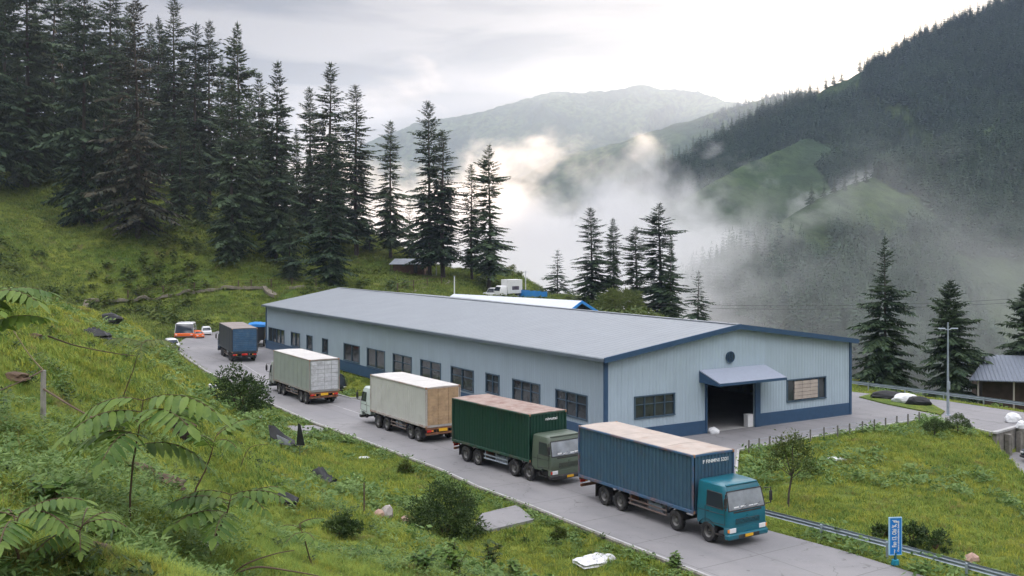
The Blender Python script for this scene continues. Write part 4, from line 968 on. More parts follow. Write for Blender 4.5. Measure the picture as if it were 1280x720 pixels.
# ---------------------------------------------------------------- cars and other parked vehicles
def car_wheel(parent, x, y, r=.31):
    mb = MB(); mb.lathe([(r*.62, -.10), (r*.9, -.105), (r, -.06), (r, .06), (r*.9, .105), (r*.62, .10)], (0, 0, 0), 'y', 18)
    w = mb.build('wheel', M_['rubber'], parent, True); w.location = (x, y, r)
    mb = MB(); mb.cyl((0, 0, 0), 'y', r*.62, .19, 14); mb.build('rim', M_['steel'], w)
    return w
def car(name, loc, head, mbody, label, cat='car', Lc=4.0, Wc=1.66, Hc=1.5, van=False, parts=True, low=None):
    t = empty(name, loc, head); tag(t, label, cat); hw = Wc/2
    mb = MB(); loft(mb, [(rrect(-Lc/2, Lc/2, hw, .35), .28), (rrect(-Lc/2-.03, Lc/2+.03, hw+.02, .38), .5), (rrect(-Lc/2, Lc/2-.03, hw, .36), .82), (rrect(-Lc/2+.04, Lc/2-.15, hw-.05, .34), .92)])
    mb.build('body', low or mbody, t, True)
    a, b = (-Lc/2+.08, Lc/2-.45) if van else (-Lc/2+.25, Lc/2-1.0)
    mb = MB(); loft(mb, [(rrect(a, b+.25, hw-.06, .3), .9), (rrect(a+.12, b-.05, hw-.13, .3), Hc*.80), (rrect(a+.25, b-.25, hw-.2, .3), Hc-.12)]); mb.build('window', M_['glass'], t, True)
    mb = MB(); loft(mb, [(rrect(a+.2, b-.2, hw-.17, .3), Hc-.15), (rrect(a+.3, b-.35, hw-.24, .3), Hc-.04), (rrect(a+.5, b-.6, hw-.4, .3), Hc)]); 
    for s_ in (-1, 1):
        for (x0, x1) in ((a+.08, a+.26), ((a+b)/2, (a+b)/2), (b+.22, b-.22)): mb.tube([(x0, s_*(hw-.065), .9), (x1, s_*(hw-.18), Hc-.12)], .035, 5)
    mb.build('roof', mbody, t, True)
    for x in (-Lc/2+.75, Lc/2-.78):
        for s_ in (-1, 1): car_wheel(t, x, s_*(hw-.08))
    for s_ in (-1, 1):
        mb = MB(); mb.box(Lc/2-.05, Lc/2+.02, s_*(hw-.3)-.16, s_*(hw-.3)+.16, .62, .76, .02); mb.build('headlight', M_['lamp_cl'], t)
        mb = MB(); mb.box(-Lc/2-.04, -Lc/2+.03, s_*(hw-.22)-.12, s_*(hw-.22)+.12, .66, .82, .02); mb.build('tail_light', M_['lamp_red'], t)
    mb = MB(); mb.box(Lc/2-.1, Lc/2+.08, -hw+.1, hw-.1, .3, .48, .05); mb.box(-Lc/2-.08, -Lc/2+.1, -hw+.1, hw-.1, .3, .48, .05); mb.build('bumper', M_['black'], t)
    return t
def on_ground(u, v, d): 
    x, y, z = pd(u, v, d); return (x, y, gz(x, y))
def P2(u, v): x, y = px(u, v); return (x, y)
m_cw = mat('car_white', (.72, .74, .76), .25, spec=.6); m_or = mat('car_orange', (.72, .13, .02), .35); m_dk = mat('car_black', (.015, .02, .028), .25, spec=.7); m_bl2 = mat('car_blue', (.006, .018, .05), .2, spec=.7)
x, y = px(212, 438); car('parked_car', (x+.3, y, max(gz(x, y), 0)+.12), R(-62), m_cw, 'white small car on the grass verge at the road bend', Lc=3.6, Wc=1.6, Hc=1.5)
x, y = px(232, 421); car('parked_van', (x, y, gz(x, y)-.03), R(-80), m_cw, 'white roofed minivan with orange lower body at the road bend', 'van', Lc=3.9, Wc=2.9, Hc=2.45, van=True, low=m_or)
x, y = px(247.5, 422); car('parked_car', (x, y, gz(x, y)-.03), R(-60), m_or, 'small orange car parked beside the minivan', Lc=2.9, Wc=1.4, Hc=1.35)
x, y = px(252, 418.5); car('parked_car', (x+.6, y+.5, gz(x, y)), R(-70), m_cw, 'white car half hidden behind the small orange one', Lc=3.2, Wc=1.5, Hc=1.5)
car('parked_car', (-19.8, 114.5, gz(-19.8, 114.5)+.02), R(-62), m_dk, 'black car parked against the plinth behind the sage grey truck', Lc=4.4, Wc=1.75, Hc=2.0, van=True)
car('parked_car', (41.2, 78.6, -1.84), R(195), m_bl2, 'dark blue car below the retaining wall', Lc=4.6, Wc=1.8, Hc=1.45)
x, y, z = hit(616, 371.5, 180); car('parked_car', (x, y, z+.02), R(170), m_cw, 'white car beside the white truck beyond the warehouse roof', Lc=3.9, Wc=1.7, Hc=1.9)
# light truck on the hill
x, y, z = hit(637, 372.5, 180)
t = empty('light_truck', (x, y, z), R(215)); tag(t, 'small white box truck standing beyond the warehouse roof', 'truck')
mb = MB(); mb.box(-2.2, 1.2, -1.15, 1.15, .9, 3.55, .03); bx = mb.build('cargo_box', M_['whitepaint'], t)
mb = MB(); mb.box(-1.4, .2, 1.15, 1.17, 1.6, 2.3); mb.build('side_picture', mat('dark_print', (.08, .07, .10), .6, var=.8, vscale=3), bx)
mb = MB(); loft(mb, [(rrect(1.3, 2.9, 1.0, .2), .6), (rrect(1.3, 2.95, 1.02, .2), 1.4), (rrect(1.3, 2.6, .92, .2), 2.3), (rrect(1.35, 2.4, .85, .2), 2.42)]); cb = mb.build('cab', M_['whitepaint'], t, True)
mb = MB(); mb.add([(2.97, -.85, 1.45), (2.97, .85, 1.45), (2.68, .8, 2.2), (2.68, -.8, 2.2), (2.9, -.85, 1.45), (2.9, .85, 1.45), (2.6, .8, 2.2), (2.6, -.8, 2.2)], [(0, 1, 2, 3), (7, 6, 5, 4), (0, 4, 5, 1), (1, 5, 6, 2), (2, 6, 7, 3), (3, 7, 4, 0)]); mb.build('windscreen', M_['glass'], cb)
mb = MB(); mb.box(-2.1, 2.7, -.45, .45, .55, .85); mb.build('chassis', M_['black'], t)
for xx in (-1.3, 2.1):
    for s_ in (-1, 1): car_wheel(t, xx, s_*.92, .40)
# blue tilt truck by the far corner of the warehouse
t = empty('tilt_truck', (-36.2, 146.5, 0), R(100)); tag(t, 'truck under blue tarp between the dark box truck and warehouse corner', 'truck')
mb = MB(); mb.box(-2.5, 2.0, -1.2, 1.2, 1.0, 2.9, .04); bx = mb.build('cargo_box', M_['blacktarp'], t)
mb = MB(); mb.prism([(-1.3, 2.85), (1.3, 2.85), (1.2, 3.1), (.4, 3.25), (-.4, 3.22), (-1.2, 3.1)], -2.6, 2.1, 'yz'); mb.build('tarp_cover', M_['bluetarp'], bx)
mb = MB(); loft(mb, [(rrect(2.1, 3.8, 1.15, .2), .6), (rrect(2.1, 3.9, 1.15, .2), 1.5), (rrect(2.1, 3.5, 1.05, .2), 2.5)]); mb.build('cab', M_['bluetarp'], t, True)
mb = MB(); mb.box(-2.4, 3.5, -.45, .45, .6, 1.0); mb.build('chassis', M_['black'], t)
for xx in (-1.4, 2.9):
    for s_ in (-1, 1): car_wheel(t, xx, s_*1.05, .48)
# ---------------------------------------------------------------- vegetation
rng = np.random.default_rng(11)
def leaf_mat(name, c1, c2, scale=.5, world=True, rough=.6, transl=.25, c3=None):
    m = bpy.data.materials.new(name); m.use_nodes = True; t = m.node_tree; b = t.nodes['Principled BSDF']
    b.inputs['Roughness'].default_value = rough; b.inputs['Specular IOR Level'].default_value = .25
    if world: pos = N(t, 'ShaderNodeNewGeometry').outputs['Position']
    else: pos = N(t, 'ShaderNodeTexCoord').outputs['Object']
    def noise(s, d=4, r=.6):
        n = N(t, 'ShaderNodeTexNoise'); n.inputs['Scale'].default_value = s; n.inputs['Detail'].default_value = d; n.inputs['Roughness'].default_value = r; t.links.new(pos, n.inputs['Vector']); return n.outputs['Fac']
    mr = N(t, 'ShaderNodeMapRange'); mr.inputs['From Min'].default_value = .36; mr.inputs['From Max'].default_value = .64
    gi = N(t, 'ShaderNodeNewGeometry')
    oi = N(t, 'ShaderNodeObjectInfo')
    f = MATH(t, 'ADD', MATH(t, 'MULTIPLY', noise(scale), .55), MATH(t, 'MULTIPLY', noise(scale*7), .45))
    f = MATH(t, 'ADD', f, MATH(t, 'MULTIPLY', MATH(t, 'SUBTRACT', gi.outputs['Random Per Island'], .5), .22)); f = MATH(t, 'ADD', f, MATH(t, 'MULTIPLY', MATH(t, 'SUBTRACT', oi.outputs['Random'], .5), .16))
    t.links.new(f, mr.inputs['Value'])
    mi = N(t, 'ShaderNodeMix', data_type='RGBA'); t.links.new(mr.outputs[0], mi.inputs[0]); mi.inputs[6].default_value = (*c1, 1); mi.inputs[7].default_value = (*c2, 1); c = mi.outputs[2]
    if c3:
        m3 = N(t, 'ShaderNodeMapRange'); m3.inputs['From Min'].default_value = .56; m3.inputs['From Max'].default_value = .68; t.links.new(noise(.45, 7, .7), m3.inputs['Value'])
        mi = N(t, 'ShaderNodeMix', data_type='RGBA'); t.links.new(m3.outputs[0], mi.inputs[0]); t.links.new(c, mi.inputs[6]); mi.inputs[7].default_value = (*c3, 1); c = mi.outputs[2]
    t.links.new(c, b.inputs['Base Color'])
    if transl:
        tr = N(t, 'ShaderNodeBsdfTranslucent'); t.links.new(c, tr.inputs['Color']); ms = N(t, 'ShaderNodeMixShader'); ms.inputs[0].default_value = transl
        t.links.new(b.outputs[0], ms.inputs[1]); t.links.new(tr.outputs[0], ms.inputs[2]); t.links.new(ms.outputs[0], t.nodes['Material Output'].inputs['Surface'])
    return m
M_SPR = leaf_mat('spruce_needles', (.016, .038, .020), (.066, .104, .048), .35, transl=.10, rough=.7)
M_SPB = leaf_mat('browning_needles', (.022, .037, .026), (.070, .062, .040), .30, transl=.10, rough=.7)
M_BARK = mat('conifer_bark', (.085, .070, .060), .95, var=.35, vscale=3, bump=.8, bscale=9)
M_LEAFD = leaf_mat('shrub_leaves', (.028, .058, .018), (.080, .125, .034), 1.2, transl=.2)
M_LEAFY = leaf_mat('pale_willow_leaves', (.075, .110, .030), (.17, .20, .055), 1.0, transl=.3)
M_LEAFM = leaf_mat('young_tree_leaves', (.045, .085, .018), (.13, .16, .035), 1.5, transl=.3)
M_BIGLEAF = leaf_mat('compound_leaves', (.055, .12, .022), (.15, .23, .042), .8, transl=.3, rough=.55)
M_STEM = mat('green_brown_stem', (.085, .05, .03), .8, var=.3)

def diamonds(base, dirv, side, length, width, droop=None, up=None, fold=.0):
    """arrays (n,3): leaf-shaped quads from base along dirv, width across side"""
    n = len(base); L = np.asarray(length)[:, None]; Wd = np.asarray(width)[:, None]
    tip = base+dirv*L; mid = base+dirv*L*.45
    if up is not None: mid = mid+up*fold*L
    V = np.stack([base, mid+side*Wd/2, tip, mid-side*Wd/2], 1).reshape(-1, 3)
    return V, np.arange(4*n).reshape(n, 4)
def norm(a): return a/(np.linalg.norm(a, axis=-1, keepdims=True)+1e-9)

def spruce_meshes(H=1.0, Rm=.13, whorl=78, nb=6, bare=.06, thin=0.0, seed=0, sharp=.85, ns=6, top_sparse=0.0, brown=False, nm=''):
    """unit-height conifer (scaled per tree): trunk and crown meshes"""
    g = np.random.default_rng(seed); B, Dv, Sd, Ln, Wd = [], [], [], [], []
    lobes = g.uniform(0, 2*np.pi, 3); la = g.uniform(.05, .22, 3)
    jit = np.convolve(g.normal(size=whorl+4), np.ones(3)/3, 'same'); gapa = g.uniform(0, 6.28, 3); gapz = g.uniform(.25, .9, 3)
    for i in range(whorl):
        t = (i+g.uniform(-.3, .3))/whorl; z = bare+(1-bare)*t
        if z >= .995: continue
        k = (1-t)**sharp*(.84+.20*np.sin(i*.9+seed)+.26*jit[i])+.045
        k *= 1-.45*max(0, 1-t/.10)                                # lowest whorls are shorter
        n_b = max(3, int(nb*(.75+.5*g.random())*(1-top_sparse*.5*t)))
        ph0 = g.uniform(0, 6.28)
        for j in range(n_b):
            if g.random() < thin: continue
            ph = ph0+2*np.pi*j/n_b+g.uniform(-.35, .35)
            if any(abs(t-gapz[q]) < .06 and math.cos(ph-gapa[q]) > .55 and g.random() < .7 for q in range(3)): continue
            Lb = Rm*k*g.uniform(.50, 1.30)*(1+sum(la[q]*np.sin((q+1)*ph+lobes[q]+z*5) for q in range(3)))
            el = np.interp(t, [0, .5, 1], [-.30, -.05, .75])+g.uniform(-.18, .18)
            dh = np.array([np.cos(ph), np.sin(ph), 0]); sd = np.array([-np.sin(ph), np.cos(ph), 0])
            m = max(3, int(ns*1.7*min(1.25, .35+k)))
            for q in range(m):
                s = .22+.78*(q+.5)/m
                p = dh*Lb*s*np.cos(el)+np.array([0, 0, z+Lb*(np.sin(el)*s-.22*s*s+.10*s**4)])
                slope = np.sin(el)-.7*s+.4*s**3; dd = norm(dh+np.array([0, 0, slope*.8]))
                w0 = (Lb*(.40-.24*s)+Rm*.035)*.80
                for sg in (-1, 1):
                    a = g.uniform(.7, 1.15); dv = norm(dd*np.cos(a)+sd*sg*np.sin(a)+np.array([0, 0, -g.uniform(.0, .50)]))
                    B.append(p); Dv.append(dv); Sd.append(norm(np.cross(dv, g.normal(size=3)*.5+np.array([0, 0, 1])))); Ln.append(w0*g.uniform(.8, 1.3)); Wd.append(w0*g.uniform(.26, .42))
                if q % 2 == 0:
                    dv = norm(dd*.6+np.array([0, 0, -.9])+g.normal(size=3)*.2); B.append(p); Dv.append(dv); Sd.append(norm(np.cross(dv, g.normal(size=3)))); Ln.append(w0*.8); Wd.append(w0*.35)
            dv = norm(dd+np.array([0, 0, -.1])); B.append(p); Dv.append(dv); Sd.append(norm(np.cross(dv, g.normal(size=3)*.4+np.array([0, 0, 1])))); Ln.append(Lb*.22+Rm*.04); Wd.append(Lb*.09+Rm*.015)
    # leader
    for q in range(5):
        dv = norm(np.array([g.normal()*.12, g.normal()*.12, 1])); B.append(np.array([0, 0, .955+.005*q])); Dv.append(dv); Sd.append(norm(np.cross(dv, g.normal(size=3)))); Ln.append(.045); Wd.append(.006)
    V, Fc = diamonds(np.array(B), np.array(Dv), np.array(Sd), np.array(Ln), np.array(Wd))
    crown = np_mesh('crown', V*H, Fc, [M_SPB if brown else M_SPR])
    mb = MB(); zs = [-.02, 0, .04, .2, .4, .6, .8, .93]; bend = g.normal(size=2)*.004
    rr = [.0135, .0125, .0105, .0095, .0075, .0055, .003, .001]
    mb.tube([(bend[0]*math.sin(z*5), bend[1]*math.sin(z*4), z*H) for z in zs], [r*H for r in rr], 8)
    # dead stubs low on the bole
    for q in range(14):
        a = g.uniform(0, 6.28); z = g.uniform(.02, .55); l = g.uniform(.02, .05); mb.tube([(0, 0, z*H), (math.cos(a)*l*H, math.sin(a)*l*H, (z-.006)*H)], [.0012*H, .0003*H], 4)
    return mb.mesh('trunk', M_BARK, True), crown
SPR = {
 'broad': spruce_meshes(Rm=.165, whorl=80, nb=7, bare=.05, seed=1, sharp=.60, ns=8),
 'full': spruce_meshes(Rm=.140, whorl=86, nb=7, bare=.07, seed=2, sharp=.52, thin=.04, ns=8),
 'tall': spruce_meshes(Rm=.125, whorl=96, nb=6, bare=.10, seed=3, sharp=.46, thin=.03, ns=7),
 'slim': spruce_meshes(Rm=.100, whorl=96, nb=7, bare=.12, seed=4, sharp=.42, thin=.05, ns=7, top_sparse=.2),
 'gappy': spruce_meshes(Rm=.130, whorl=72, nb=7, bare=.14, seed=5, sharp=.48, thin=.10, ns=9, top_sparse=.1),
 'cone': spruce_meshes(Rm=.225, whorl=66, nb=8, bare=.05, seed=6, sharp=.92, thin=.08, ns=9),
 'wide': spruce_meshes(Rm=.31, whorl=64, nb=9, bare=.04, seed=7, sharp=.68, thin=.05, ns=10),
 'brown': spruce_meshes(Rm=.135, whorl=76, nb=6, bare=.06, seed=8, sharp=.60, thin=.08, ns=8, brown=True),
 'small': spruce_meshes(Rm=.22, whorl=40, nb=6, bare=.05, seed=9, sharp=.75, thin=.12, ns=7),
}
def tree(kind, x, y, z, H, label, group=None, lean=0.0, wid=1.0, name='spruce_tree'):
    t = empty(name, (x, y, z)); tag(t, label, 'tree', group); t.rotation_euler = (random.uniform(-lean, lean), random.uniform(-lean, lean), random.uniform(0, 6.28)); t.scale = (H*wid, H*wid, H)
    tr, cr = SPR[kind]; link('trunk', tr, t); link('crown', cr, t); return t
# (kind, x px, base px, distance, top px, width factor, label)
NEAR = [
 ('full', 33, 226, 224, -75, 1.0, 'dark spruce with a bare lower trunk at the left picture edge'),
 ('full', -22, 245, 214, -95, 1.05, 'dark spruce cut by the left edge of the picture'),
 ('full', -8, 205, 262, -60, 1.0, 'spruce behind the leftmost trees in deep shade'),
 ('broad', 103, 278, 205, -48, .82, 'broad dark spruce with its foot in bare soil, left of the browning one'),
 ('brown', 172, 293, 200, -12, .95, 'browning spruce with rusty lower branches on the grass slope'),
 ('full', 66, 215, 262, -50, 1.0, 'spruce standing back between the two broad trees on the left'),
 ('full', 140, 228, 250, -38, 1.0, 'dark spruce showing behind the gap left of the browning one'),
 ('slim', 216, 238, 246, -4, 1.15, 'tall thin spruce topping its neighbours right of the browning one'),
 ('gappy', 200, 235, 262, 22, 1.0, 'gappy spruce crowded behind the tall thin one'),
 ('tall', 243, 262, 236, 30, 1.05, 'tall narrow spruce left of a twin with nearly equal top'),
 ('tall', 262, 268, 240, 27, 1.0, 'tall narrow spruce right of its nearly equal twin'),
 ('slim', 228, 262, 250, 58, 1.0, 'shorter spruce with a long bare grey trunk among the tall ones'),
 ('broad', 292, 324, 198, 96, 1.02, 'dense blue green spruce low in front with a short bare foot'),
 ('gappy', 297, 300, 216, 29, 1.0, 'sparse topped spruce rising behind the dense blue green one'),
 ('full', 345, 328, 206, 78, .92, 'dense spruce with crown down to the ground above the far roof end'),
 ('full', 324, 300, 226, 92, .95, 'spruce filling the gap behind the two dense front ones'),
 ('tall', 388, 306, 232, 110, 1.1, 'middle sized spruce behind the front tree with the bare foot'),
 ('slim', 411, 308, 224, 80, 1.35, 'tall spruce with layered open top above the front tree'),
 ('broad', 413, 357, 190, 168, 1.0, 'shorter cone shaped spruce standing foremost just behind the roof'),
 ('broad', 362, 342, 196, 262, 1.15, 'low young spruce at the forest edge left of the foremost one'),
 ('slim', 446, 309, 232, 107, 1.35, 'slender spruce right of the foremost tree, sky on its right'),
 ('tall', 488, 312, 236, 152, 1.15, 'separate spruce with clear sky on both sides of its top'),
 ('small', 512, 322, 240, 250, 1.1, 'small spruce between two tall separate ones'),
 ('small', 462, 318, 238, 262, 1.0, 'small spruce at the foot of the slender one'),
 ('tall', 537, 336, 222, 127, 1.15, 'tallest spruce of the pair beside the timber hut'),
 ('slim', 554, 341, 218, 163, 1.5, 'slightly shorter spruce touching the tall one beside the hut'),
 ('gappy', 611, 352, 213, 181, 1.2, 'layered spruce with flat tiers above the white truck'),
 ('slim', 590, 350, 219, 206, 1.2, 'thinner spruce leaning on the layered one above the white truck'),
 ('small', 697, 362, 226, 312, 1.7, 'small round topped spruce alone on the misty shoulder'),
 ('tall', 740, 388, 182, 260, 1.6, 'leftmost of the tall spruces behind the pale willow bush'),
 ('broad', 767, 390, 184, 273, 1.05, 'second spruce from the left behind the pale willow bush'),
 ('gappy', 795, 392, 186, 283, 1.6, 'open twiggy spruce in the middle of the misty clump'),
 ('gappy', 824, 396, 178, 254, 1.75, 'tallest spruce of the misty clump with flat tiers'),
 ('full', 838, 404, 172, 296, .85, 'dense lower spruce at the right side of the misty clump'),
 ('small', 873, 408, 160, 339, 1.45, 'small spruce standing alone right of the misty clump'),
 ('cone', 1106, 484, 113, 297, 1.0, 'cone shaped spruce with drooping tiers behind the guardrail'),
 ('wide', 1189, 490, 119, 351, .92, 'wide bushy spruce behind the street lamp'),
 ('wide', 1286, 486, 122, 352, .95, 'wide spruce behind the shed, cut by the right edge'),
]
for kind, u, vb, d, vt, wf, lab in NEAR:
    x, y, _ = pd(u, vb, d); z = gz(x, y); top = CZ-(vt-HOR)/F*d; zb = CZ-(vb-HOR)/F*d
    tree(kind, x, y, z-.4, top-z+.4, lab, 'spruces around the site', .012, wf)
# background fillers deeper in the forest
fill = 0
for (u, vb, d, vt) in [(10, 200, 280, -20), (45, 195, 285, 0), (88, 200, 284, -10), (118, 205, 282, 10), (160, 212, 280, 5), (185, 218, 278, 30), (245, 232, 275, 78), (275, 245, 270, 70), (310, 262, 262, 110), (352, 270, 258, 130), (20, 250, 235, 60), (130, 255, 232, 90), (225, 280, 222, 150), (250, 290, 216, 170), (385, 300, 240, 190), (425, 305, 240, 200), (240, 250, 255, 100), (5, 215, 245, -40), (78, 190, 300, 20), (145, 200, 295, 20), (205, 225, 285, 60), (330, 270, 262, 120), (370, 285, 250, 160), (180, 240, 255, 60)]:
    x, y, _ = pd(u, vb, d); z = gz(x, y); top = CZ-(vt-HOR)/F*d
    tree(['full', 'broad', 'tall'][fill % 3], x, y, z-.4, top-z+.4, 'shaded spruce deep in the dark wood at the upper left', 'spruces deep in the wood', .012, 1.0 if fill % 3 != 1 else .75); fill += 1

# ---------------- mountain woods
def conifer_low(seed, nb=5, wh=9):
    g = np.random.default_rng(seed); B, Dv, Sd, Ln, Wd = [], [], [], [], []
    for i in range(wh):
        t = i/wh
        for j in range(nb):
            ph = 2*np.pi*j/nb+g.uniform(-.5, .5)+i; r = .20*(1-t)**.8*g.uniform(.7, 1.25)+.02
            dh = np.array([np.cos(ph), np.sin(ph), -.45]); sd = np.array([-np.sin(ph), np.cos(ph), 0])
            B.append(np.array([0, 0, .13+.85*t])); Dv.append(norm(dh)); Sd.append(sd); Ln.append(r*1.25); Wd.append(r*.95)
    B.append(np.array([0, 0, .86])); Dv.append(np.array([0, 0, 1.])); Sd.append(np.array([1., 0, 0])); Ln.append(.14); Wd.append(.03)
    V, Fc = diamonds(np.array(B), np.array(Dv), np.array(Sd), np.array(Ln), np.array(Wd)); return V, Fc
M_FARTREE = leaf_mat('mountain_needles', (.030, .062, .042), (.065, .11, .06), .05, transl=0, rough=.8)
def merged(vfs, m, name, trunk=True):
    V, Fc = vfs
    tv = np.array([(.012*math.cos(a), .012*math.sin(a), z) for z in (-.05, .5) for a in (0, 1.57, 3.14, 4.71)]); tf = np.array([(k, (k+1) % 4, 4+(k+1) % 4, 4+k) for k in range(4)])
    return np_mesh(name, np.vstack([V, tv]), np.vstack([Fc, tf+len(V)]), [m])
LOWT = [merged(conifer_low(40+i), M_FARTREE, 'far_conifer') for i in range(4)]
def gn_scatter(name, pts, rot, scl, src_mesh, label=None):
    me = bpy.data.meshes.new(name); me.vertices.add(len(pts)); me.vertices.foreach_set('co', np.asarray(pts, np.float32).ravel())
    a = me.attributes.new('rot', 'FLOAT_VECTOR', 'POINT'); a.data.foreach_set('vector', np.asarray(rot, np.float32).ravel())
    a = me.attributes.new('scl', 'FLOAT_VECTOR', 'POINT'); a.data.foreach_set('vector', np.asarray(scl, np.float32).ravel())
    me.update(); o = link(name, me); src = bpy.data.objects.new(name+'_source', src_mesh)
    ng = bpy.data.node_groups.new(name, 'GeometryNodeTree'); ng.interface.new_socket('Geometry', in_out='INPUT', socket_type='NodeSocketGeometry'); ng.interface.new_socket('Geometry', in_out='OUTPUT', socket_type='NodeSocketGeometry')
    i_ = ng.nodes.new('NodeGroupInput'); u_ = ng.nodes.new('NodeGroupOutput'); oi = ng.nodes.new('GeometryNodeObjectInfo'); oi.inputs['Object'].default_value = src
    ip = ng.nodes.new('GeometryNodeInstanceOnPoints')
    for nm_, sock in (('rot', 'Rotation'), ('scl', 'Scale')):
        na = ng.nodes.new('GeometryNodeInputNamedAttribute'); na.data_type = 'FLOAT_VECTOR'; na.inputs['Name'].default_value = nm_; ng.links.new(na.outputs['Attribute'], ip.inputs[sock])
    ng.links.new(i_.outputs[0], ip.inputs['Points']); ng.links.new(oi.outputs['Geometry'], ip.inputs['Instance']); ng.links.new(ip.outputs[0], u_.inputs[0])
    md = o.modifiers.new('scatter', 'NODES'); md.node_group = ng
    return tag(o, label, kind='stuff')
# ridge-top conifers that stand out one by one
CREST = [(1238,11,22),(1222,18,17),(1206,22,16),(1192,22,20),(1184,27,14),(1170,35,16),(1150,40,22),(1140,47,15),(1131,50,18),(1122,56,14),(1115,60,12),(1104,66,17),(1096,72,13),(1088,80,12),(1075,84,20),(1052,98,14),(1042,102,17),(1032,106,18),(1022,110,14),(1012,114,20),(1001,120,18),(990,127,17),(980,133,19),(970,138,16),(958,143,18),(946,149,20),(935,156,20),(924,162,22),(914,168,21),(903,174,23),(893,180,22),(884,187,24),(875,191,22),(866,196,26),(857,200,22),(848,204,24),(840,209,22),(830,215,24),(822,220,20),(810,226,14),(796,233,16),(776,243,17),(762,250,12),(748,257,15),(735,264,17),(714,277,15),(700,284,18),(688,290,20),(672,300,15)]
def hills_z(x, y): return float(hills_h(np.array([x]), np.array([y]))[0])
near_r = RP['near'][0]
M_CT = SPR['small']
for (u, v, hpx) in CREST:
    # find the crest point at this column
    best = None
    for p, q in zip(near_r[:-1], near_r[1:]):
        up, uq = 640+F*p[0]/p[1], 640+F*q[0]/q[1]
        if min(up, uq) <= u <= max(up, uq):
            s_ = (u-up)/(uq-up); best = (p[0]+s_*(q[0]-p[0]), p[1]+s_*(q[1]-p[1]))
    x, y = best; H = hpx*y/F*1.15
    t = empty('ridge_conifer', (x, y, hills_z(x, y)-H*.08)); t.scale = (H*random.uniform(.75, 1.05),)*2+(H,); t.rotation_euler[2] = random.random()*6
    tag(t, 'small dark conifer in the row along the crest of the right mountain', 'tree', 'conifers along the mountain crest'); link('crown', M_CT[1], t); link('trunk', M_CT[0], t)
for (u, v, d, hpx) in [(1014, 248, 625, 30), (1030, 246, 640, 20), (1043, 243, 645, 22), (1056, 240, 650, 24), (1070, 236, 660, 22), (1082, 232, 670, 26), (1098, 228, 680, 24), (1115, 222, 690, 20), (1128, 216, 700, 18)]:
    x, y, _ = pd(u, v, d); H = hpx*y/F*1.1
    t = empty('spur_conifer', (x, y, hills_z(x, y)-H*.06)); t.scale = (H*.8, H*.8, H); tag(t, 'dark conifer in the row on the lower spur above the mist', 'tree', 'conifers on the lower spur'); link('crown', M_CT[1], t); link('trunk', M_CT[0], t)
# closed woods on the slopes
def wood(n, r0, r1, az0, az1, hmin, hmax, mask, seed, name):
    g = np.random.default_rng(seed); a = R(az0)+(R(az1)-R(az0))*g.random(n); r = np.sqrt(r0*r0+(r1*r1-r0*r0)*g.random(n)); X = r*np.sin(a); Y = r*np.cos(a); Z = hills_h(X, Y)
    k = mask(X, Y, Z); X, Y, Z = X[k], Y[k], Z[k]; m = len(X)
    H = hmin+(hmax-hmin)*g.random(m)**1.3; W_ = H*g.uniform(.7, 1.15, m)
    v = g.integers(0, 4, m)
    for j in range(4):
        q = v == j
        gn_scatter(name, np.stack([X[q], Y[q], Z[q]-.5], -1), np.stack([np.zeros(q.sum()), np.zeros(q.sum()), g.random(q.sum())*6.28], -1), np.stack([W_[q], W_[q], H[q]], -1), LOWT[j], 'dark conifer wood covering the mountain side')
wood(52000, 480, 1350, 2, 34, 8, 19, lambda X, Y, Z: (Z > -70) & (fbm(X*.006, Y*.006, 4, 91) < .42 - .26*(Z < 45) ) & (seg_dist(X, Y, RP['knoll'][0])[0] > 34), 5, 'mountain_wood')
wood(16000, 1700, 3000, -8, 22, 11, 20, lambda X, Y, Z: (Z > -40) & (fbm(X*.003, Y*.003, 4, 93) < .35), 6, 'distant_wood')

# ---------------- shrubs and small broadleaf trees
def leaf_ball(seed, n, cl, leafL, leafW, rad=(1, 1, 1), up=0.0, shell=.45, m=None, nm='foliage', hang=0.0):
    g = np.random.default_rng(seed); C = norm(g.normal(size=(cl, 3)))*(g.uniform(shell, 1, (cl, 1))**.6); C[:, 2] = np.abs(C[:, 2])*1.25-.25; C *= np.array(rad)
    cr = g.uniform(.12, .30, cl); k = g.integers(0, cl, n); P = C[k]+norm(g.normal(size=(n, 3)))*cr[k][:, None]*g.random((n, 1))**.5*np.array(rad)
    P[:, 2] = np.maximum(P[:, 2], -.22*rad[2]); D = norm(norm(P-C[k])*.8+norm(P)*.6+g.normal(size=(n, 3))*.7+np.array([0, 0, up-hang])); Sd = norm(np.cross(D, g.normal(size=(n, 3))))
    V, Fc = diamonds(P, D, Sd, leafL*g.uniform(.6, 1.3, n), leafW*g.uniform(.7, 1.2, n)); V[:, 2] += .25*rad[2]
    return np_mesh(nm, V, Fc, [m])
def shrub(x, y, z, h, w, m, label, seed, n=5000, cl=60, ll=.16, lw=.07, up=.1, name='shrub', stems=6, hang=0.0, group=None):
    t = empty(name, (x, y, z)); tag(t, label, 'shrub', group); g = random.Random(seed)
    o = link('foliage', leaf_ball(seed, n, cl, ll, lw, (w/2, w/2, h*.62), up, .35, m, hang=hang), t); o.location.z = h*.06
    mb = MB()
    for k in range(stems):
        a = g.uniform(0, 6.28); l = g.uniform(.4, .8); mb.tube([(0, 0, -.1), (math.cos(a)*w*.12, math.sin(a)*w*.12, h*.3), (math.cos(a)*w*.33*l, math.sin(a)*w*.33*l, h*.75*l+.1)], [.04, .03, .01], 5)
    mb.build('stem', M_STEM, t); return t
x, y, z = hit(300, 517); shrub(x, y, z, 3.9, 4.5, M_LEAFD, 'rounded green shrub beside the concrete apron at the road bend', 21, 6500, 70, .22, .10)
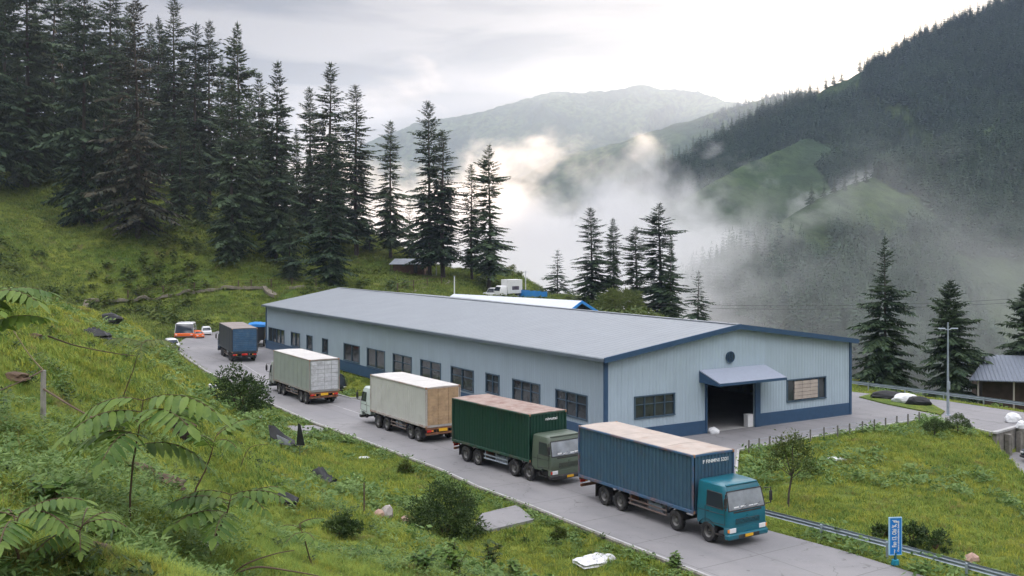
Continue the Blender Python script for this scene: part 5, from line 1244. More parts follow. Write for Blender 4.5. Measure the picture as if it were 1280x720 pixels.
x, y, z = hit(556, 668); shrub(x, y, z-.2, 3.5, 4.1, M_LEAFD, 'large dark shrub on the meadow left of the lower concrete apron', 22, 9000, 80, .17, .07)
x, y, z = pd(776, 398, 165); z = gz(x, y); shrub(x, y, z, 6.3, 8.2, M_LEAFY, 'pale yellow green willow bush behind the warehouse roof', 23, 9000, 90, .38, .12, up=.5, name='willow_bush')
for i, (u, v, h, w, lab) in enumerate([(1142, 684, 1.5, 1.6, 'dark little bush beside the guardrail, next to the blue sign'), (1169, 688, 1.3, 1.9, 'dark little bush beside the guardrail, right of its twin'), (1104, 672, .9, 1.2, 'low leafy plant at the guardrail left of the sign')]):
    x, y, z = hit(u, v); shrub(x, y, z, h, w, M_LEAFD, lab, 30+i, 1600, 24, .14, .07)
for i, (u, v, r, lab) in enumerate([(1168, 545, 1.25, 'clipped round shrub at the corner of the yard fence'), (1197, 541, 1.55, 'clipped round shrub on a short trunk beside the concrete road')]):
    x, y, z = hit(u, v, 60); t = empty('clipped_shrub', (x, y, z)); tag(t, lab, 'shrub')
    o = link('foliage', leaf_ball(50+i, 3000, 70, .10, .06, (r*.62, r*.62, r*.5), .1, .7, M_LEAFD), t); o.location.z = .45
    mb = MB(); mb.tube([(0, 0, -.1), (.03, 0, .4), (0, .02, .9)], [.07, .06, .04], 6); mb.build('trunk', M_BARK, t)
for i, (u, v, h, w, lab) in enumerate([(428, 672, 1.1, 1.5, 'small rounded weed bush on the near slope above the rocks'), (508, 590, .9, 1.3, 'low tuft bush on the meadow edge'), (700, 672, .7, 1.0, 'bright green seedling clump beside the lower apron'), (715, 358, 3.0, 3.2, 'low bush left of the small misty spruce'), (745, 386, 3.2, 4.5, 'bush at the foot of the misty spruces'), (682, 350, 2.2, 3.5, 'bush on the shoulder beside the pole'), (576, 336, 2.5, 4.0, 'brushwood between the hut spruces and the layered one'), (640, 345, 2.6, 4.5, 'ochre green bush right of the layered spruce'), (1075, 470, 2.4, 4.5, 'light green bush behind the guardrail at the warehouse corner'), (1120, 478, 1.8, 4.0, 'low hedge bush below the cone shaped spruce'), (143, 402, 1.2, 1.8, 'dark tuft bush on the crest of the near slope'), (47, 322, 1.8, 3.6, 'dark cushion shrub alone on the far grass slope')]):
    x, y, z = hit(u, v, 20); shrub(x, y, z-.1, h, w, [M_LEAFD, M_LEAFM, M_LEAFM, M_LEAFD, M_LEAFD, M_LEAFD, M_LEAFD, M_LEAFY, M_LEAFM, M_LEAFM, M_LEAFD, M_LEAFD][i], lab, 70+i, 1500, 22, .16 if h < 2 else .3, .08 if h < 2 else .14, name='bush')
# young broadleaf tree in front of the yard
x, y, z = hit(985, 634); t = empty('young_tree', (x, y, z)); tag(t, 'young yellow green broadleaf tree between the teal cab and yard fence', 'tree')
mb = MB(); mb.tube([(0, 0, -.2), (.05, 0, .8), (.22, .05, 1.7), (.3, .0, 2.6), (.25, .05, 3.6)], [.07, .06, .05, .035, .015], 7)
ends = [(.3, 0, 3.9), (-.6, .1, 3.1), (1.0, .1, 3.0), (-.9, 0, 2.5), (1.25, -.1, 2.3), (.1, .7, 2.8), (.3, -.7, 2.6), (-.3, .2, 3.6), (.8, 0, 3.55)]
for e in ends: mb.tube([(.2, .03, 1.6+.2*random.random()), ((e[0]+.2)/2, e[1]/2, (e[2]+1.7)/2+.1), e], [.03, .02, .008], 5)
mb.build('trunk', M_BARK, t, True)
g = np.random.default_rng(5); B = []; 
for e in ends:
    n = 230; B.append(np.array(e)+g.normal(size=(n, 3))*np.array([.27, .27, .26]))
B = np.vstack(B); n = len(B); D = norm(g.normal(size=(n, 3))+np.array([0, 0, -.3])); V, Fc = diamonds(B, D, norm(np.cross(D, g.normal(size=(n, 3)))), g.uniform(.12, .26, n), g.uniform(.05, .09, n)); link('crown', np_mesh('crown', V, Fc, [M_LEAFM]), t)

# ---------------- saplings with long compound leaves on the near slope
def pinnate(mb_pts, g, p0, az, L, lift, droop, pairs=9, lw=.115, ll=.36):
    """one compound leaf: returns rachis points and leaflet arrays"""
    pts = []; 
    for k in range(14):
        s = k/13; pts.append(np.array([math.cos(az)*L*s*(1-.12*s), math.sin(az)*L*s*(1-.12*s), L*(lift*s-droop*s*s)])+p0)
    B, Dv, Sd, Ln, Wd = [], [], [], [], []
    for i in range(pairs):
        s = .16+.82*i/(pairs-1); f = s*13; k = int(min(12, f)); p = pts[k]+(pts[k+1]-pts[k])*(f-k); dd = norm(pts[k+1]-pts[k]); sd = norm(np.cross(dd, np.array([0, 0, 1.])))
        ln = ll*L*(math.sin(math.pi*(.18+.74*s))**.7)*g.uniform(.88, 1.1)
        for sg in (-1, 1):
            dv = norm(sd*sg*.93+dd*.36+np.array([0, 0, -g.uniform(.15, .5)])); B.append(p); Dv.append(dv); Sd.append(norm(np.cross(dv, np.cross(dv, dd))+dd)); Ln.append(ln); Wd.append(lw*L*g.uniform(.9, 1.15))
    dv = norm(pts[-1]-pts[-2]); B.append(pts[-1]); Dv.append(dv); Sd.append(norm(np.cross(dv, np.array([0, 0, 1.])))); Ln.append(ll*L*.6); Wd.append(lw*L)
    return pts, (B, Dv, Sd, Ln, Wd)
def leaflets(B, Dv, Sd, Ln, Wd):
    """pointed oblong blades, slightly folded on the midrib"""
    B = np.array(B); Dv = np.array(Dv); Sd = norm(np.array(Sd)-Dv*np.sum(np.array(Sd)*Dv, -1, keepdims=True)); L = np.array(Ln)[:, None]; W_ = np.array(Wd)[:, None]; U = norm(np.cross(Dv, Sd)); U = U*np.sign(U[:, 2:3]+1e-6)
    st = [(.0, .12), (.18, .82), (.45, 1.0), (.75, .72), (1.0, .02)]; V = []
    for (s, w) in st:
        c = B+Dv*L*s-np.array([0, 0, 1.])*L*.10*s*s
        V += [c+Sd*W_*w*.5+U*W_*.12*w, c, c-Sd*W_*w*.5+U*W_*.12*w]
    V = np.stack(V, 1); n = len(B); Fc = []
    for i in range(4):
        for j in range(2): a = 3*i+j; Fc.append((a, a+1, a+4, a+3))
    Fc = (np.array(Fc)[None]+np.arange(n)[:, None, None]*15).reshape(-1, 4); return V.reshape(-1, 3), Fc
def sapling(base, top, Ls, label, seed, nl=8, pairs=9, az=None, lift=(.25, .6), m=None, rs=.022):
    g = np.random.default_rng(seed); t = empty('sapling', base); tag(t, label, 'sapling'); tp = np.array(top)-np.array(base)
    mb = MB(); P = [tuple(tp*s+np.array([.06*math.sin(s*5+seed), .05*math.cos(s*4), 0])*(s > 0)) for s in (0, .25, .5, .75, 1)]; mb.tube([(0, 0, -.25)]+P[1:], [rs*1.25, rs, rs*.9, rs*.7, rs*.4], 6); mb.build('stem', M_STEM, t, True)
    for k in range(nl):
        s = 1-.09*(k//2) if k else 1; a = (az[k % len(az)] if az else 2*math.pi*k/nl+g.uniform(-.3, .3)); L = Ls*g.uniform(.78, 1.12)
        f = min(.999, max(0, s))*4; i = int(f); p0 = np.array(P[i])+(np.array(P[i+1])-np.array(P[i]))*(f-i)
        pts, arr = pinnate(None, g, p0, a, L, g.uniform(*lift), g.uniform(.35, .65), pairs)
        mb = MB(); mb.tube([tuple(q) for q in pts[::2]]+[tuple(pts[-1])], [rs*.42]*7+[rs*.12] if len(pts[::2]) == 7 else rs*.35, 5); lf = mb.build('leaf', M_STEM, t)
        V, Fc = leaflets(*arr); link('leaflet', np_mesh('leaflet', V, Fc, [m or M_BIGLEAF], smooth=False), lf)
    return t
def spot(u, v, dmin=8): return hit(u, v, dmin)
def above(b, u, v): d = b[1]; return ((u-640)/F*d, d, CZ-(v-HOR)/F*d)
b = spot(162, 660); sapling(b, above(b, 176, 500), 1.75, 'tall sapling with spreading feathery leaves in the middle of the near slope', 3, 9, 9, az=[3.3, -.25, 3.9, -.7, .7, 2.4, -1.7, 3.0, .2])
b = spot(262, 700); sapling(b, above(b, 288, 618), 1.35, 'sapling with broad feathery leaves at the bottom left of centre', 4, 8, 8, az=[3.2, -.1, 3.7, -.5, .9, 2.2, -1.5, -2.2])
b = spot(236, 632); sapling(b, above(b, 272, 545), 1.0, 'slim sapling with one upright leaf tuft behind the lower one', 5, 5, 10, az=[.3, 1.2, -.6, 2.6, -1.8], lift=(.5, .95))
b = spot(150, 500); sapling(b, above(b, 180, 428), 1.6, 'sapling far up the near slope with a hanging yellowish leaf', 6, 4, 9, az=[.2, 3.2, -1.2, 1.6], m=M_LEAFM)
b = spot(-40, 520); sapling(b, above(b, -25, 375), 1.9, 'sapling reaching in from the left picture edge', 7, 7, 9, az=[-.2, .25, -.7, .8, 2.8, -1.6, -.05])
b = spot(20, 716); sapling(b, above(b, 25, 640), 1.1, 'low leafy sapling in the bottom left corner', 8, 7, 9, az=[.1, -.4, .9, 3.0, -1.3, 2.2, -2.3])
b = spot(95, 700); sapling(b, above(b, 100, 655), .8, 'short seedling right of the corner sapling', 9, 6, 8)
b = spot(395, 712); sapling(b, above(b, 372, 655), .9, 'short seedling beside the bare twigs at the bottom', 10, 6, 9)
# broad-leaved herbs at the bottom centre
def herb(b, h, w, label, seed, m=M_BIGLEAF):
    g = np.random.default_rng(seed); t = empty('broadleaf_plant', b); tag(t, label, 'plant'); mb = MB(); B, Dv, Sd, Ln, Wd = [], [], [], [], []
    for k in range(7):
        a = g.uniform(0, 6.28); e = np.array([math.cos(a)*w*.3, math.sin(a)*w*.3, h*g.uniform(.55, 1)]); mb.tube([(0, 0, -.1), tuple(e*.5+np.array([0, 0, h*.1])), tuple(e)], [.018, .014, .008], 5)
        for q in range(16):
            s = .25+.75*q/15; p = e*s+np.array([0, 0, h*.1*math.sin(s*3.14)]); b2 = g.uniform(0, 6.28); dv = norm(np.array([math.cos(b2), math.sin(b2), g.uniform(-.3, .5)])); B.append(p); Dv.append(dv); Sd.append(norm(np.cross(dv, np.array([0, 0, 1.])+g.normal(size=3)*.2))); Ln.append(w*g.uniform(.18, .30)); Wd.append(w*g.uniform(.07, .11))
    mb.build('stem', M_STEM, t); V, Fc = leaflets(B, Dv, Sd, Ln, Wd); link('foliage', np_mesh('foliage', V, Fc, [m]), t); return t
for i, (u, v, h, w, lab) in enumerate([(570, 722, 1.3, 1.5, 'tall leafy plant at the bottom edge left of its twin'), (612, 718, 1.5, 1.5, 'tall leafy plant at the bottom edge with pale buds'), (648, 722, .9, 1.3, 'low leafy plant at the bottom edge right of the pale budded one'), (840, 712, .8, 1.2, 'round leaved plant growing against the road kerb'), (530, 716, .7, 1.3, 'low leafy plant left of the tall ones at the bottom edge'), (62, 640, .6, 1.1, 'broad leaved herb near the left picture edge'), (128, 690, .5, .9, 'small herb at the foot of the tall sapling')]):
    herb(spot(u, v, 12), h, w, lab, 90+i, M_BIGLEAF if i != 1 else M_LEAFM)

# ---------------- turf, tall grass and weeds
def tuft(seed, n, h, w, spread, m, lean=.5, seg=2):
    g = np.random.default_rng(seed); V, Fc = [], []
    for k in range(n):
        a = g.uniform(0, 6.28); r = spread*g.random()**.6; p = np.array([math.cos(a)*r, math.sin(a)*r, -.03]); b = g.uniform(0, 6.28); L = h*g.uniform(.5, 1.15); out = np.array([math.cos(b), math.sin(b), 0])*lean*g.uniform(.3, 1.3); sd = np.array([-math.sin(b), math.cos(b), 0])*w*g.uniform(.6, 1.2)/2
        i0 = len(V)
        for q in range(seg+1):
            s = q/seg; c = p+np.array([0, 0, 1.])*L*s*(1-.25*s*lean)+out*L*s*s; ww = sd*(1-s*.92); V += [c-ww, c+ww]
        for q in range(seg): Fc.append((i0+2*q, i0+2*q+1, i0+2*q+3, i0+2*q+2))
    return np_mesh('tuft', np.array(V), np.array(Fc), [m])
M_GR = leaf_mat('grass_blades', (.095, .170, .034), (.43, .44, .070), .22, transl=.4, rough=.7, c3=(.30, .225, .10))
M_GRF = leaf_mat('shaded_slope_grass', (.055, .110, .028), (.22, .27, .052), .12, transl=.35, rough=.7, c3=(.16, .14, .06))  # darker grass copy: tree shade on the far slope put into the colour
M_GR2 = leaf_mat('lush_grass_blades', (.080, .170, .034), (.30, .38, .070), .3, transl=.3, rough=.7)
M_WEED = leaf_mat('weed_leaves', (.09, .17, .045), (.21, .31, .10), .9, transl=.3)
M_DRY = leaf_mat('dry_stalks', (.16, .12, .06), (.24, .20, .11), .9, transl=.2)
def weed(seed, n, h, ll, lw, m):
    g = np.random.default_rng(seed); B = np.stack([g.normal(size=n)*h*.45, g.normal(size=n)*h*.45, g.uniform(.05, 1, n)*h], -1); a = g.uniform(0, 6.28, n)
    D = norm(np.stack([np.cos(a), np.sin(a), g.uniform(-.5, .7, n)], -1)); Sd = norm(np.cross(D, g.normal(size=(n, 3))*.4+np.array([0, 0, 1.]))); V, Fc = diamonds(B, D, Sd, ll*g.uniform(.6, 1.3, n), lw*g.uniform(.7, 1.2, n)); return np_mesh('weed', V, Fc, [m])
def scatter_pts(n, r0, r1, az0, az1, seed, mask=None, power=1.0):
    g = np.random.default_rng(seed); a = R(az0)+(R(az1)-R(az0))*g.random(n); r = np.exp(np.log(r0)+(np.log(r1)-np.log(r0))*g.random(n)) if power == 0 else np.sqrt(r0*r0+(r1*r1-r0*r0)*g.random(n))
    X = r*np.sin(a); Y = r*np.cos(a); ds = np.minimum(poly_sd(X, Y, SLAB), poly_sd(X, Y, BLDG)); k = (ds > .22) & (poly_sd(X, Y, PAD) > .1)
    for ap in APRONS: k &= poly_sd(X, Y, ap) > .05
    if mask is not None: k &= mask(X, Y)
    X, Y = X[k], Y[k]; return X, Y, ground_h(X, Y), g
def lay(name, P, lo, hi, src, label, sink=.02):
    X, Y, Z, g = P; n = len(X); s = g.uniform(lo, hi, n); gn_scatter(name, np.stack([X, Y, Z-sink], -1), np.stack([g.normal(size=n)*.12, g.normal(size=n)*.12, g.random(n)*6.28], -1), np.stack([s, s, s*g.uniform(.7, 1.25, n)], -1), src, label)
patch = lambda s, sc, th: (lambda X, Y: fbm(X*sc, Y*sc, 4, s) > th)
GL = 'short green grass and weeds covering the slopes'
lay('grass', scatter_pts(70000, 10, 52, -31, 31, 1, power=0), .6, 1.2, tuft(1, 16, .22, .016, .17, M_GR, .7), GL)
lay('grass', scatter_pts(60000, 10, 60, -31, 31, 2, power=0), .6, 1.3, tuft(2, 14, .26, .018, .20, M_GR2, .9), GL)
lay('grass', scatter_pts(110000, 42, 130, -31, 31, 3), .7, 1.3, tuft(3, 14, .26, .045, .33, M_GR, .8), GL)
lay('grass', scatter_pts(60000, 42, 125, -31, 31, 4, patch(7, .12, -.1)), .7, 1.4, tuft(4, 14, .30, .05, .36, M_GR2, .9), GL)
lay('grass', scatter_pts(90000, 120, 290, -31, 12, 5), .8, 1.5, tuft(5, 12, .40, .11, .75, M_GRF, .8), GL)
lay('weeds', scatter_pts(9000, 10, 60, -31, 8, 6, patch(8, .25, .1), power=0), .5, 1.3, weed(1, 40, .32, .16, .045, M_WEED), GL)
lay('weeds', scatter_pts(7000, 40, 120, -31, 31, 7, patch(9, .12, .25)), .7, 1.8, weed(2, 34, .45, .24, .10, M_WEED), GL)
lay('weeds', scatter_pts(8000, 130, 280, -31, 10, 8, patch(10, .06, .12)), .8, 2.2, weed(3, 26, .6, .45, .22, M_LEAFM), GL)
def near_slab(a, b): return lambda X, Y: (poly_sd(X, Y, SLAB) > a) & (poly_sd(X, Y, SLAB) < b)
lay('grass', scatter_pts(900000, 40, 130, -31, 31, 13, near_slab(.0, .8)), .5, 1.3, tuft(7, 12, .30, .04, .25, M_GR2, 1.1), GL)
lay('weeds', scatter_pts(30000, 40, 120, -31, 31, 14, lambda X, Y: seg_dist(X, Y, ROAD_L)[0] < 1.6), .5, 1.4, weed(5, 26, .30, .2, .08, M_WEED), GL)
lay('weeds', scatter_pts(2500, 10, 60, -31, 5, 9, patch(12, .3, .2), power=0), .5, 1.1, weed(4, 30, .30, .20, .07, M_LEAFD), GL)
lay('dry_stalks', scatter_pts(2600, 10, 110, -31, 31, 10, patch(11, .2, .2), power=0), .7, 1.4, tuft(6, 6, .45, .014, .14, M_DRY, .6), 'dry pale grass stalks in the turf')
# ---------------------------------------------------------------- guardrails
def line3(pts, step=None):
    return [Vector(p) for p in pts]
def guardrail(pts, zs, label, post=4.0, h=.72):
    """W-beam barrier on posts along a plan line"""
    L = subdiv_line(pts, 1.0); cum = [0]
    for a, b in zip(L[:-1], L[1:]): cum.append(cum[-1]+math.hypot(b[0]-a[0], b[1]-a[1]))
    t = empty('guardrail', (*L[0], 0)); tag(t, label, 'guardrail'); o = Vector((*L[0], 0)); mb = MB(); V = []; n = len(L)
    prof = [(0, .31), (.07, .26), (.07, .21), (.0, .165), (.0, .145), (.07, .10), (.07, .05), (0, 0), (-.012, 0), (.055, .055), (.055, .095), (-.015, .14), (-.015, .17), (.055, .215), (.055, .255), (-.012, .31)]
    for i, p in enumerate(L):
        a = L[max(i-1, 0)]; b = L[min(i+1, n-1)]; d = Vector((b[0]-a[0], b[1]-a[1], 0)).normalized(); s = Vector((-d.y, d.x, 0)); z = zs(*p)+h-.31
        V += [tuple(Vector((*p, z))+s*q[0]+Vector((0, 0, q[1]))-o) for q in prof]
    m = len(prof); mb.add(V, [(i*m+k, i*m+(k+1) % m, (i+1)*m+(k+1) % m, (i+1)*m+k) for i in range(n-1) for k in range(m)]+[tuple(range(m))[::-1], tuple((n-1)*m+k for k in range(m))])
    mb.build('rail', M_['steel'], t, True)
    k = 0.3
    while k < cum[-1]:
        i = max(j for j in range(n) if cum[j] <= k); p = Vector((*L[i], 0)); z = zs(L[i][0], L[i][1]); d = Vector((L[min(i+1, n-1)][0]-L[max(i-1, 0)][0], L[min(i+1, n-1)][1]-L[max(i-1, 0)][1], 0)).normalized(); s = Vector((-d.y, d.x, 0))
        q = p-o-s*.07; mb = MB(); mb.box(q.x-.05, q.x+.05, q.y-.05, q.y+.05, z-.5, z+h-.03, .01); mb.build('post', M_['steel'], t); k += post
    return t
RL = [px(947, 651), px(985, 661), px(1050, 678.5), px(1110, 695), px(1180, 714.5), px(1271, 740), px(1350, 763)]
guardrail(RL, lambda x, y: max(0, min(.12, 0)), 'galvanised guardrail along the road in front of the teal cab and blue sign')
RB2 = [px(1048, 481), px(1064, 483), px(1120, 490), px(1180, 498), px(1230, 504.5), px(1285, 512), px(1350, 522)]
guardrail(RB2, lambda x, y: -.05, 'long galvanised guardrail behind the yard, in front of the big spruces', 4.0, .66)
mb = MB()
# ---------------------------------------------------------------- yard fence
def post_fence(name, us, h, mpost, label, cat, wires=(.3, .6, .9), thick=.05, wmat=None, zoff=0, wr=.008):
    P = [Vector(p) for p in us]; t = empty(name, tuple(P[0])); tag(t, label, cat)
    for p in P:
        q = p-P[0]; mb = MB(); mb.box(q.x-thick, q.x+thick, q.y-thick, q.y+thick, q.z-.4, q.z+h, .008); mb.build('post', mpost, t)
    mb = MB()
    for a, b in zip(P[:-1], P[1:]):
        for w in wires:
            A = a-P[0]+Vector((0, 0, h*w)); B = b-P[0]+Vector((0, 0, h*w)); mb.tube([A, (A+B)/2-Vector((0, 0, .02)), B], wr, 4)
    o = mb.build('wire', wmat or M_['steel'], t); return t
# mesh panels read as thin diagonal wires
fp = []
for (u, v) in [(936, 565), (949, 562.5), (962, 560), (977, 557.5), (994, 554.5), (1013, 551), (1030, 548), (1047, 545.5), (1062, 543), (1078, 540), (1093, 537.5), (1107, 535.5), (1121, 533), (1135, 530.5), (1149, 528)]:
    x, y = px(u, v); fp.append((x, y, 0.0))
post_fence('yard_fence', fp, .85, mat('fence_post_concrete', (.16, .155, .14), .9), 'low post and wire fence along the edge of the warehouse yard', 'fence', (.3, .62, .95), .05)
# ---------------------------------------------------------------- hillside track fence
fp = [hit(u, v, 150) for (u, v) in [(160, 373), (204, 368), (243, 364), (298, 361), (314, 360), (339, 359), (365, 358), (395, 358)]]
post_fence('hillside_fence', fp, 1.5, M_['timber'], 'wooden post fence along the path on the far grass slope', 'fence', (.35, .7, .95), .09, M_['timber'], wr=.02)
tp = [hit(u, v, 150) for (u, v) in [(70, 378), (110, 376.5), (150, 377), (180, 374), (210, 371), (243, 366), (270, 363), (300, 361), (330, 360), (365, 360), (400, 361), (440, 366)]]
def path_mesh(P, w, m, name='path', lift=.06):
    L = []; 
    for a, b in zip(P[:-1], P[1:]):
        n = 10; L += [(a[0]+(b[0]-a[0])*k/n, a[1]+(b[1]-a[1])*k/n) for k in range(n)]
    L.append(P[-1][:2]); V = []; n = len(L)
    for i, p in enumerate(L):
        a = L[max(i-1, 0)]; b = L[min(i+1, n-1)]; d = Vector((b[0]-a[0], b[1]-a[1], 0)).normalized(); s = Vector((-d.y, d.x, 0)); ww = w*(.8+.3*math.sin(i*.7))
        z = max(gz(p[0]+s.x*k, p[1]+s.y*k) for k in (-ww/2, 0, ww/2))
        V += [(p[0]-s.x*ww/2, p[1]-s.y*ww/2, z+lift-.5), (p[0]-s.x*ww/2, p[1]-s.y*ww/2, z+lift), (p[0]+s.x*ww/2, p[1]+s.y*ww/2, z+lift), (p[0]+s.x*ww/2, p[1]+s.y*ww/2, z+lift-.5)]
    mb = MB(); mb.add(V, [(4*i+k, 4*i+k+1, 4*i+k+5, 4*i+k+4) for i in range(n-1) for k in range(3)]); return tag(mb.build(name, m), kind='structure')
path_mesh(tp, 1.3, mat('gravel_path', (.24, .21, .17), .95, var=.3, vscale=1))
tp2 = [hit(u, v, 120) for (u, v) in [(514, 366), (530, 360), (548, 356), (562, 352), (556, 348), (540, 344), (528, 340)]]
path_mesh(tp2, .5, mat('gravel_path', (.24, .21, .17)))
fp = [hit(u, v, 120) for (u, v) in [(497, 366), (517, 362), (534, 358), (552, 356)]]
post_fence('hillside_fence', fp, 1.7, M_['timber'], 'short wooden fence on the slope below the timber hut', 'fence', (.5, .95), .09, M_['timber'], wr=.03)
# ---------------------------------------------------------------- timber hut on the slope
M_['hutroof'] = wall_mat('hut_roof_sheets', (.42, .47, .53), 0, .8, .05)
def hut(name, base, rz, w, d, h, roofm, wallm, label, cat, rise=.5, over=.5, posts=0, roofrise2=None, door=True):
    t = empty(name, base, rz); tag(t, label, cat)
    mb = MB(); mb.box(-w/2, w/2, -d/2, d/2, -2.5, h, 0)
    k = -w/2+.3
    while k < w/2: mb.box(k-.03, k+.03, -d/2-.04, -d/2, 0, h); k += .55
    mb.build('wall', wallm, t)
    z0, z1 = h+.05, h+.05+rise; mb = MB(); a, b = -w/2-over, w/2+over
    V = [(a, -d/2-over, z0-.15), (b, -d/2-over, z0-.15), (b, d/2+over, z1), (a, d/2+over, z1)]; V += [(x, y, z+.12) for x, y, z in V]
    mb.add(V, [(0, 1, 2, 3), (7, 6, 5, 4), (0, 4, 5, 1), (1, 5, 6, 2), (2, 6, 7, 3), (3, 7, 4, 0)]); mb.build('roof', roofm, t)
    for s_ in (-1, 1):
        mb = MB(); mb.box(s_*(w/2+over*.6)-.08, s_*(w/2+over*.6)+.08, -d/2-over*.6-.08, -d/2-over*.6+.08, -2.5, h-.08, .01); mb.build('post', M_['timber'], t)
    if door:
        mb = MB(); mb.box(w*.15, w*.15+.9, -d/2-.07, -d/2-.03, 0, 1.8); mb.build('door', mat('dark_plank', (.04, .03, .025), .9), t)
    return t
b = hit(512, 343, 120); hut('timber_hut', (b[0], b[1]+2.5, b[2]+.1), R(-4), 7.0, 5.2, 2.1, M_['hutroof'], mat('brown_plank_wall', (.15, .085, .06), .9, var=.35, vscale=1.5), 'small timber hut with pale sheet roof on the slope below the spruces', 'hut', .9, .7)
# ---------------------------------------------------------------- sheds behind the warehouse and at the right edge
def gable_shed(name, A, B, z, half, rise, wallh, roofm, wallm, label, cat, trim, overg=.5, posts=0, door=False):
    """A and B: plan ends of the ridge, A nearer the camera"""
    t = empty(name, (A[0], A[1], z), 0); tag(t, label, cat); d = Vector((B[0]-A[0], B[1]-A[1], 0)); L = d.length; rz = math.atan2(d.y, d.x); t.rotation_euler = (0, 0, rz)
    zr = wallh+rise
    mb = MB(); mb.prism([(-half+.3, -3), (half-.3, -3), (half-.3, wallh), (0, zr-.1), (-half+.3, wallh)], .2, L-.2, 'yz'); mb.build('wall', wallm, t)
    for s_ in (-1, 1):
        e = half+.35; dz = rise/half*.35; V = [(-overg, 0, zr), (L+overg, 0, zr), (L+overg, s_*e, wallh-dz), (-overg, s_*e, wallh-dz)]; V += [(x, y, q+.1) for x, y, q in V]
        mb = MB(); mb.add(V, [(0, 1, 2, 3), (7, 6, 5, 4), (0, 4, 5, 1), (1, 5, 6, 2), (2, 6, 7, 3), (3, 7, 4, 0)]); mb.build('roof', roofm, t)
        mb = MB(); V = [(-overg-.08, 0, zr+.13), (-overg-.08, s_*e, wallh-dz+.13), (-overg-.08, s_*e, wallh-dz-.35), (-overg-.08, 0, zr-.3)]; V += [(x+.07, y, q) for x, y, q in V]
        mb.add(V, [(0, 1, 2, 3), (7, 6, 5, 4), (0, 4, 5, 1), (1, 5, 6, 2), (2, 6, 7, 3), (3, 7, 4, 0)]); mb.build('fascia', trim, t)
    return t
M_['shedroof'] = wall_mat('shed_roof_sheets', (.60, .65, .70), 0, .6, .05)
gable_shed('storage_shed', (9.6, 152), (-9, 170), 0, 4.2, 1.9, 4.1, M_['shedroof'], mat('shed_dark', (.03, .035, .045), .8), 'pale roofed shed with bright blue gable edge rising behind the warehouse', 'shed', M_['bluetarp'], .9)
# blue sheet enclosure
x0, y0, _ = pd(648, 372, 200); x1, y1, _ = pd(684, 371, 192); z0 = CZ-(371.5-HOR)/F*198
t = empty('blue_hoarding', (x0, y0, z0-.5)); tag(t, 'long low bright blue sheet hoarding beside the small white truck', 'hoarding')
for k in range(5):
    a = Vector((x1-x0, y1-y0, 0))*k/5; b_ = Vector((x1-x0, y1-y0, 0))*(k+1)/5*.999; mb = MB(); n2 = Vector((0, .1, 0)); V = [a, b_, b_+Vector((0, 0, 1.9)), a+Vector((0, 0, 1.75+.1*(k % 2)))]; V += [p+n2 for p in V]; mb.add([tuple(p) for p in V], [(0, 1, 2, 3), (7, 6, 5, 4), (0, 4, 5, 1), (1, 5, 6, 2), (2, 6, 7, 3), (3, 7, 4, 0)]); mb.build('panel', M_['bluetarp'], t)
# the shed at the right edge
M_['slate'] = wall_mat('shed_right_roof', (.17, .20, .25), 0, .45, .06)
A = pd(1246, 470, 108)
t = empty('open_shed', (47.2, 118, -3.6), R(-14)); tag(t, 'brown open shed with dark metal sheet roof at the right edge', 'shed')
mb = MB(); mb.box(6.3, 22, 1.0, 7.5, -2, 2.6); mb.build('wall', mat('brown_shed_wall', (.075, .05, .04), .9, var=.3, vscale=1.2), t)
for s_, y0_, y1_ in ((0, -.7, 4.3), (1, 4.3, 9.3)):
    zr = 5.1; ze = 2.75; ya, za, yb, zb = (y0_, ze, y1_, zr) if s_ == 0 else (y0_, zr, y1_, ze); xa = 6.0 if s_ == 0 else 8.3
    V = [(4.6 if s_ == 0 else 7.4, ya, za), (23, ya, za), (23, yb, zb), (7.4 if s_ == 0 else 4.6, yb, zb)]; V += [(x, y, z+.12) for x, y, z in V]
    mb = MB(); mb.add(V, [(0, 1, 2, 3), (7, 6, 5, 4), (0, 4, 5, 1), (1, 5, 6, 2), (2, 6, 7, 3), (3, 7, 4, 0)]); mb.build('roof', M_['slate'], t)
for x in (5.6, 9.3, 12.6, 16, 19.5): mb = MB(); mb.box(x-.09, x+.09, -.35, -.17, -2, 2.75, .01); mb.build('post', mat('pale_post', (.36, .34, .31), .8), t)
mb = MB(); mb.box(11.4, 12.5, .9, .98, 0, 2.1); mb.build('door', mat('pale_door', (.42, .43, .43), .7, var=.2), t)
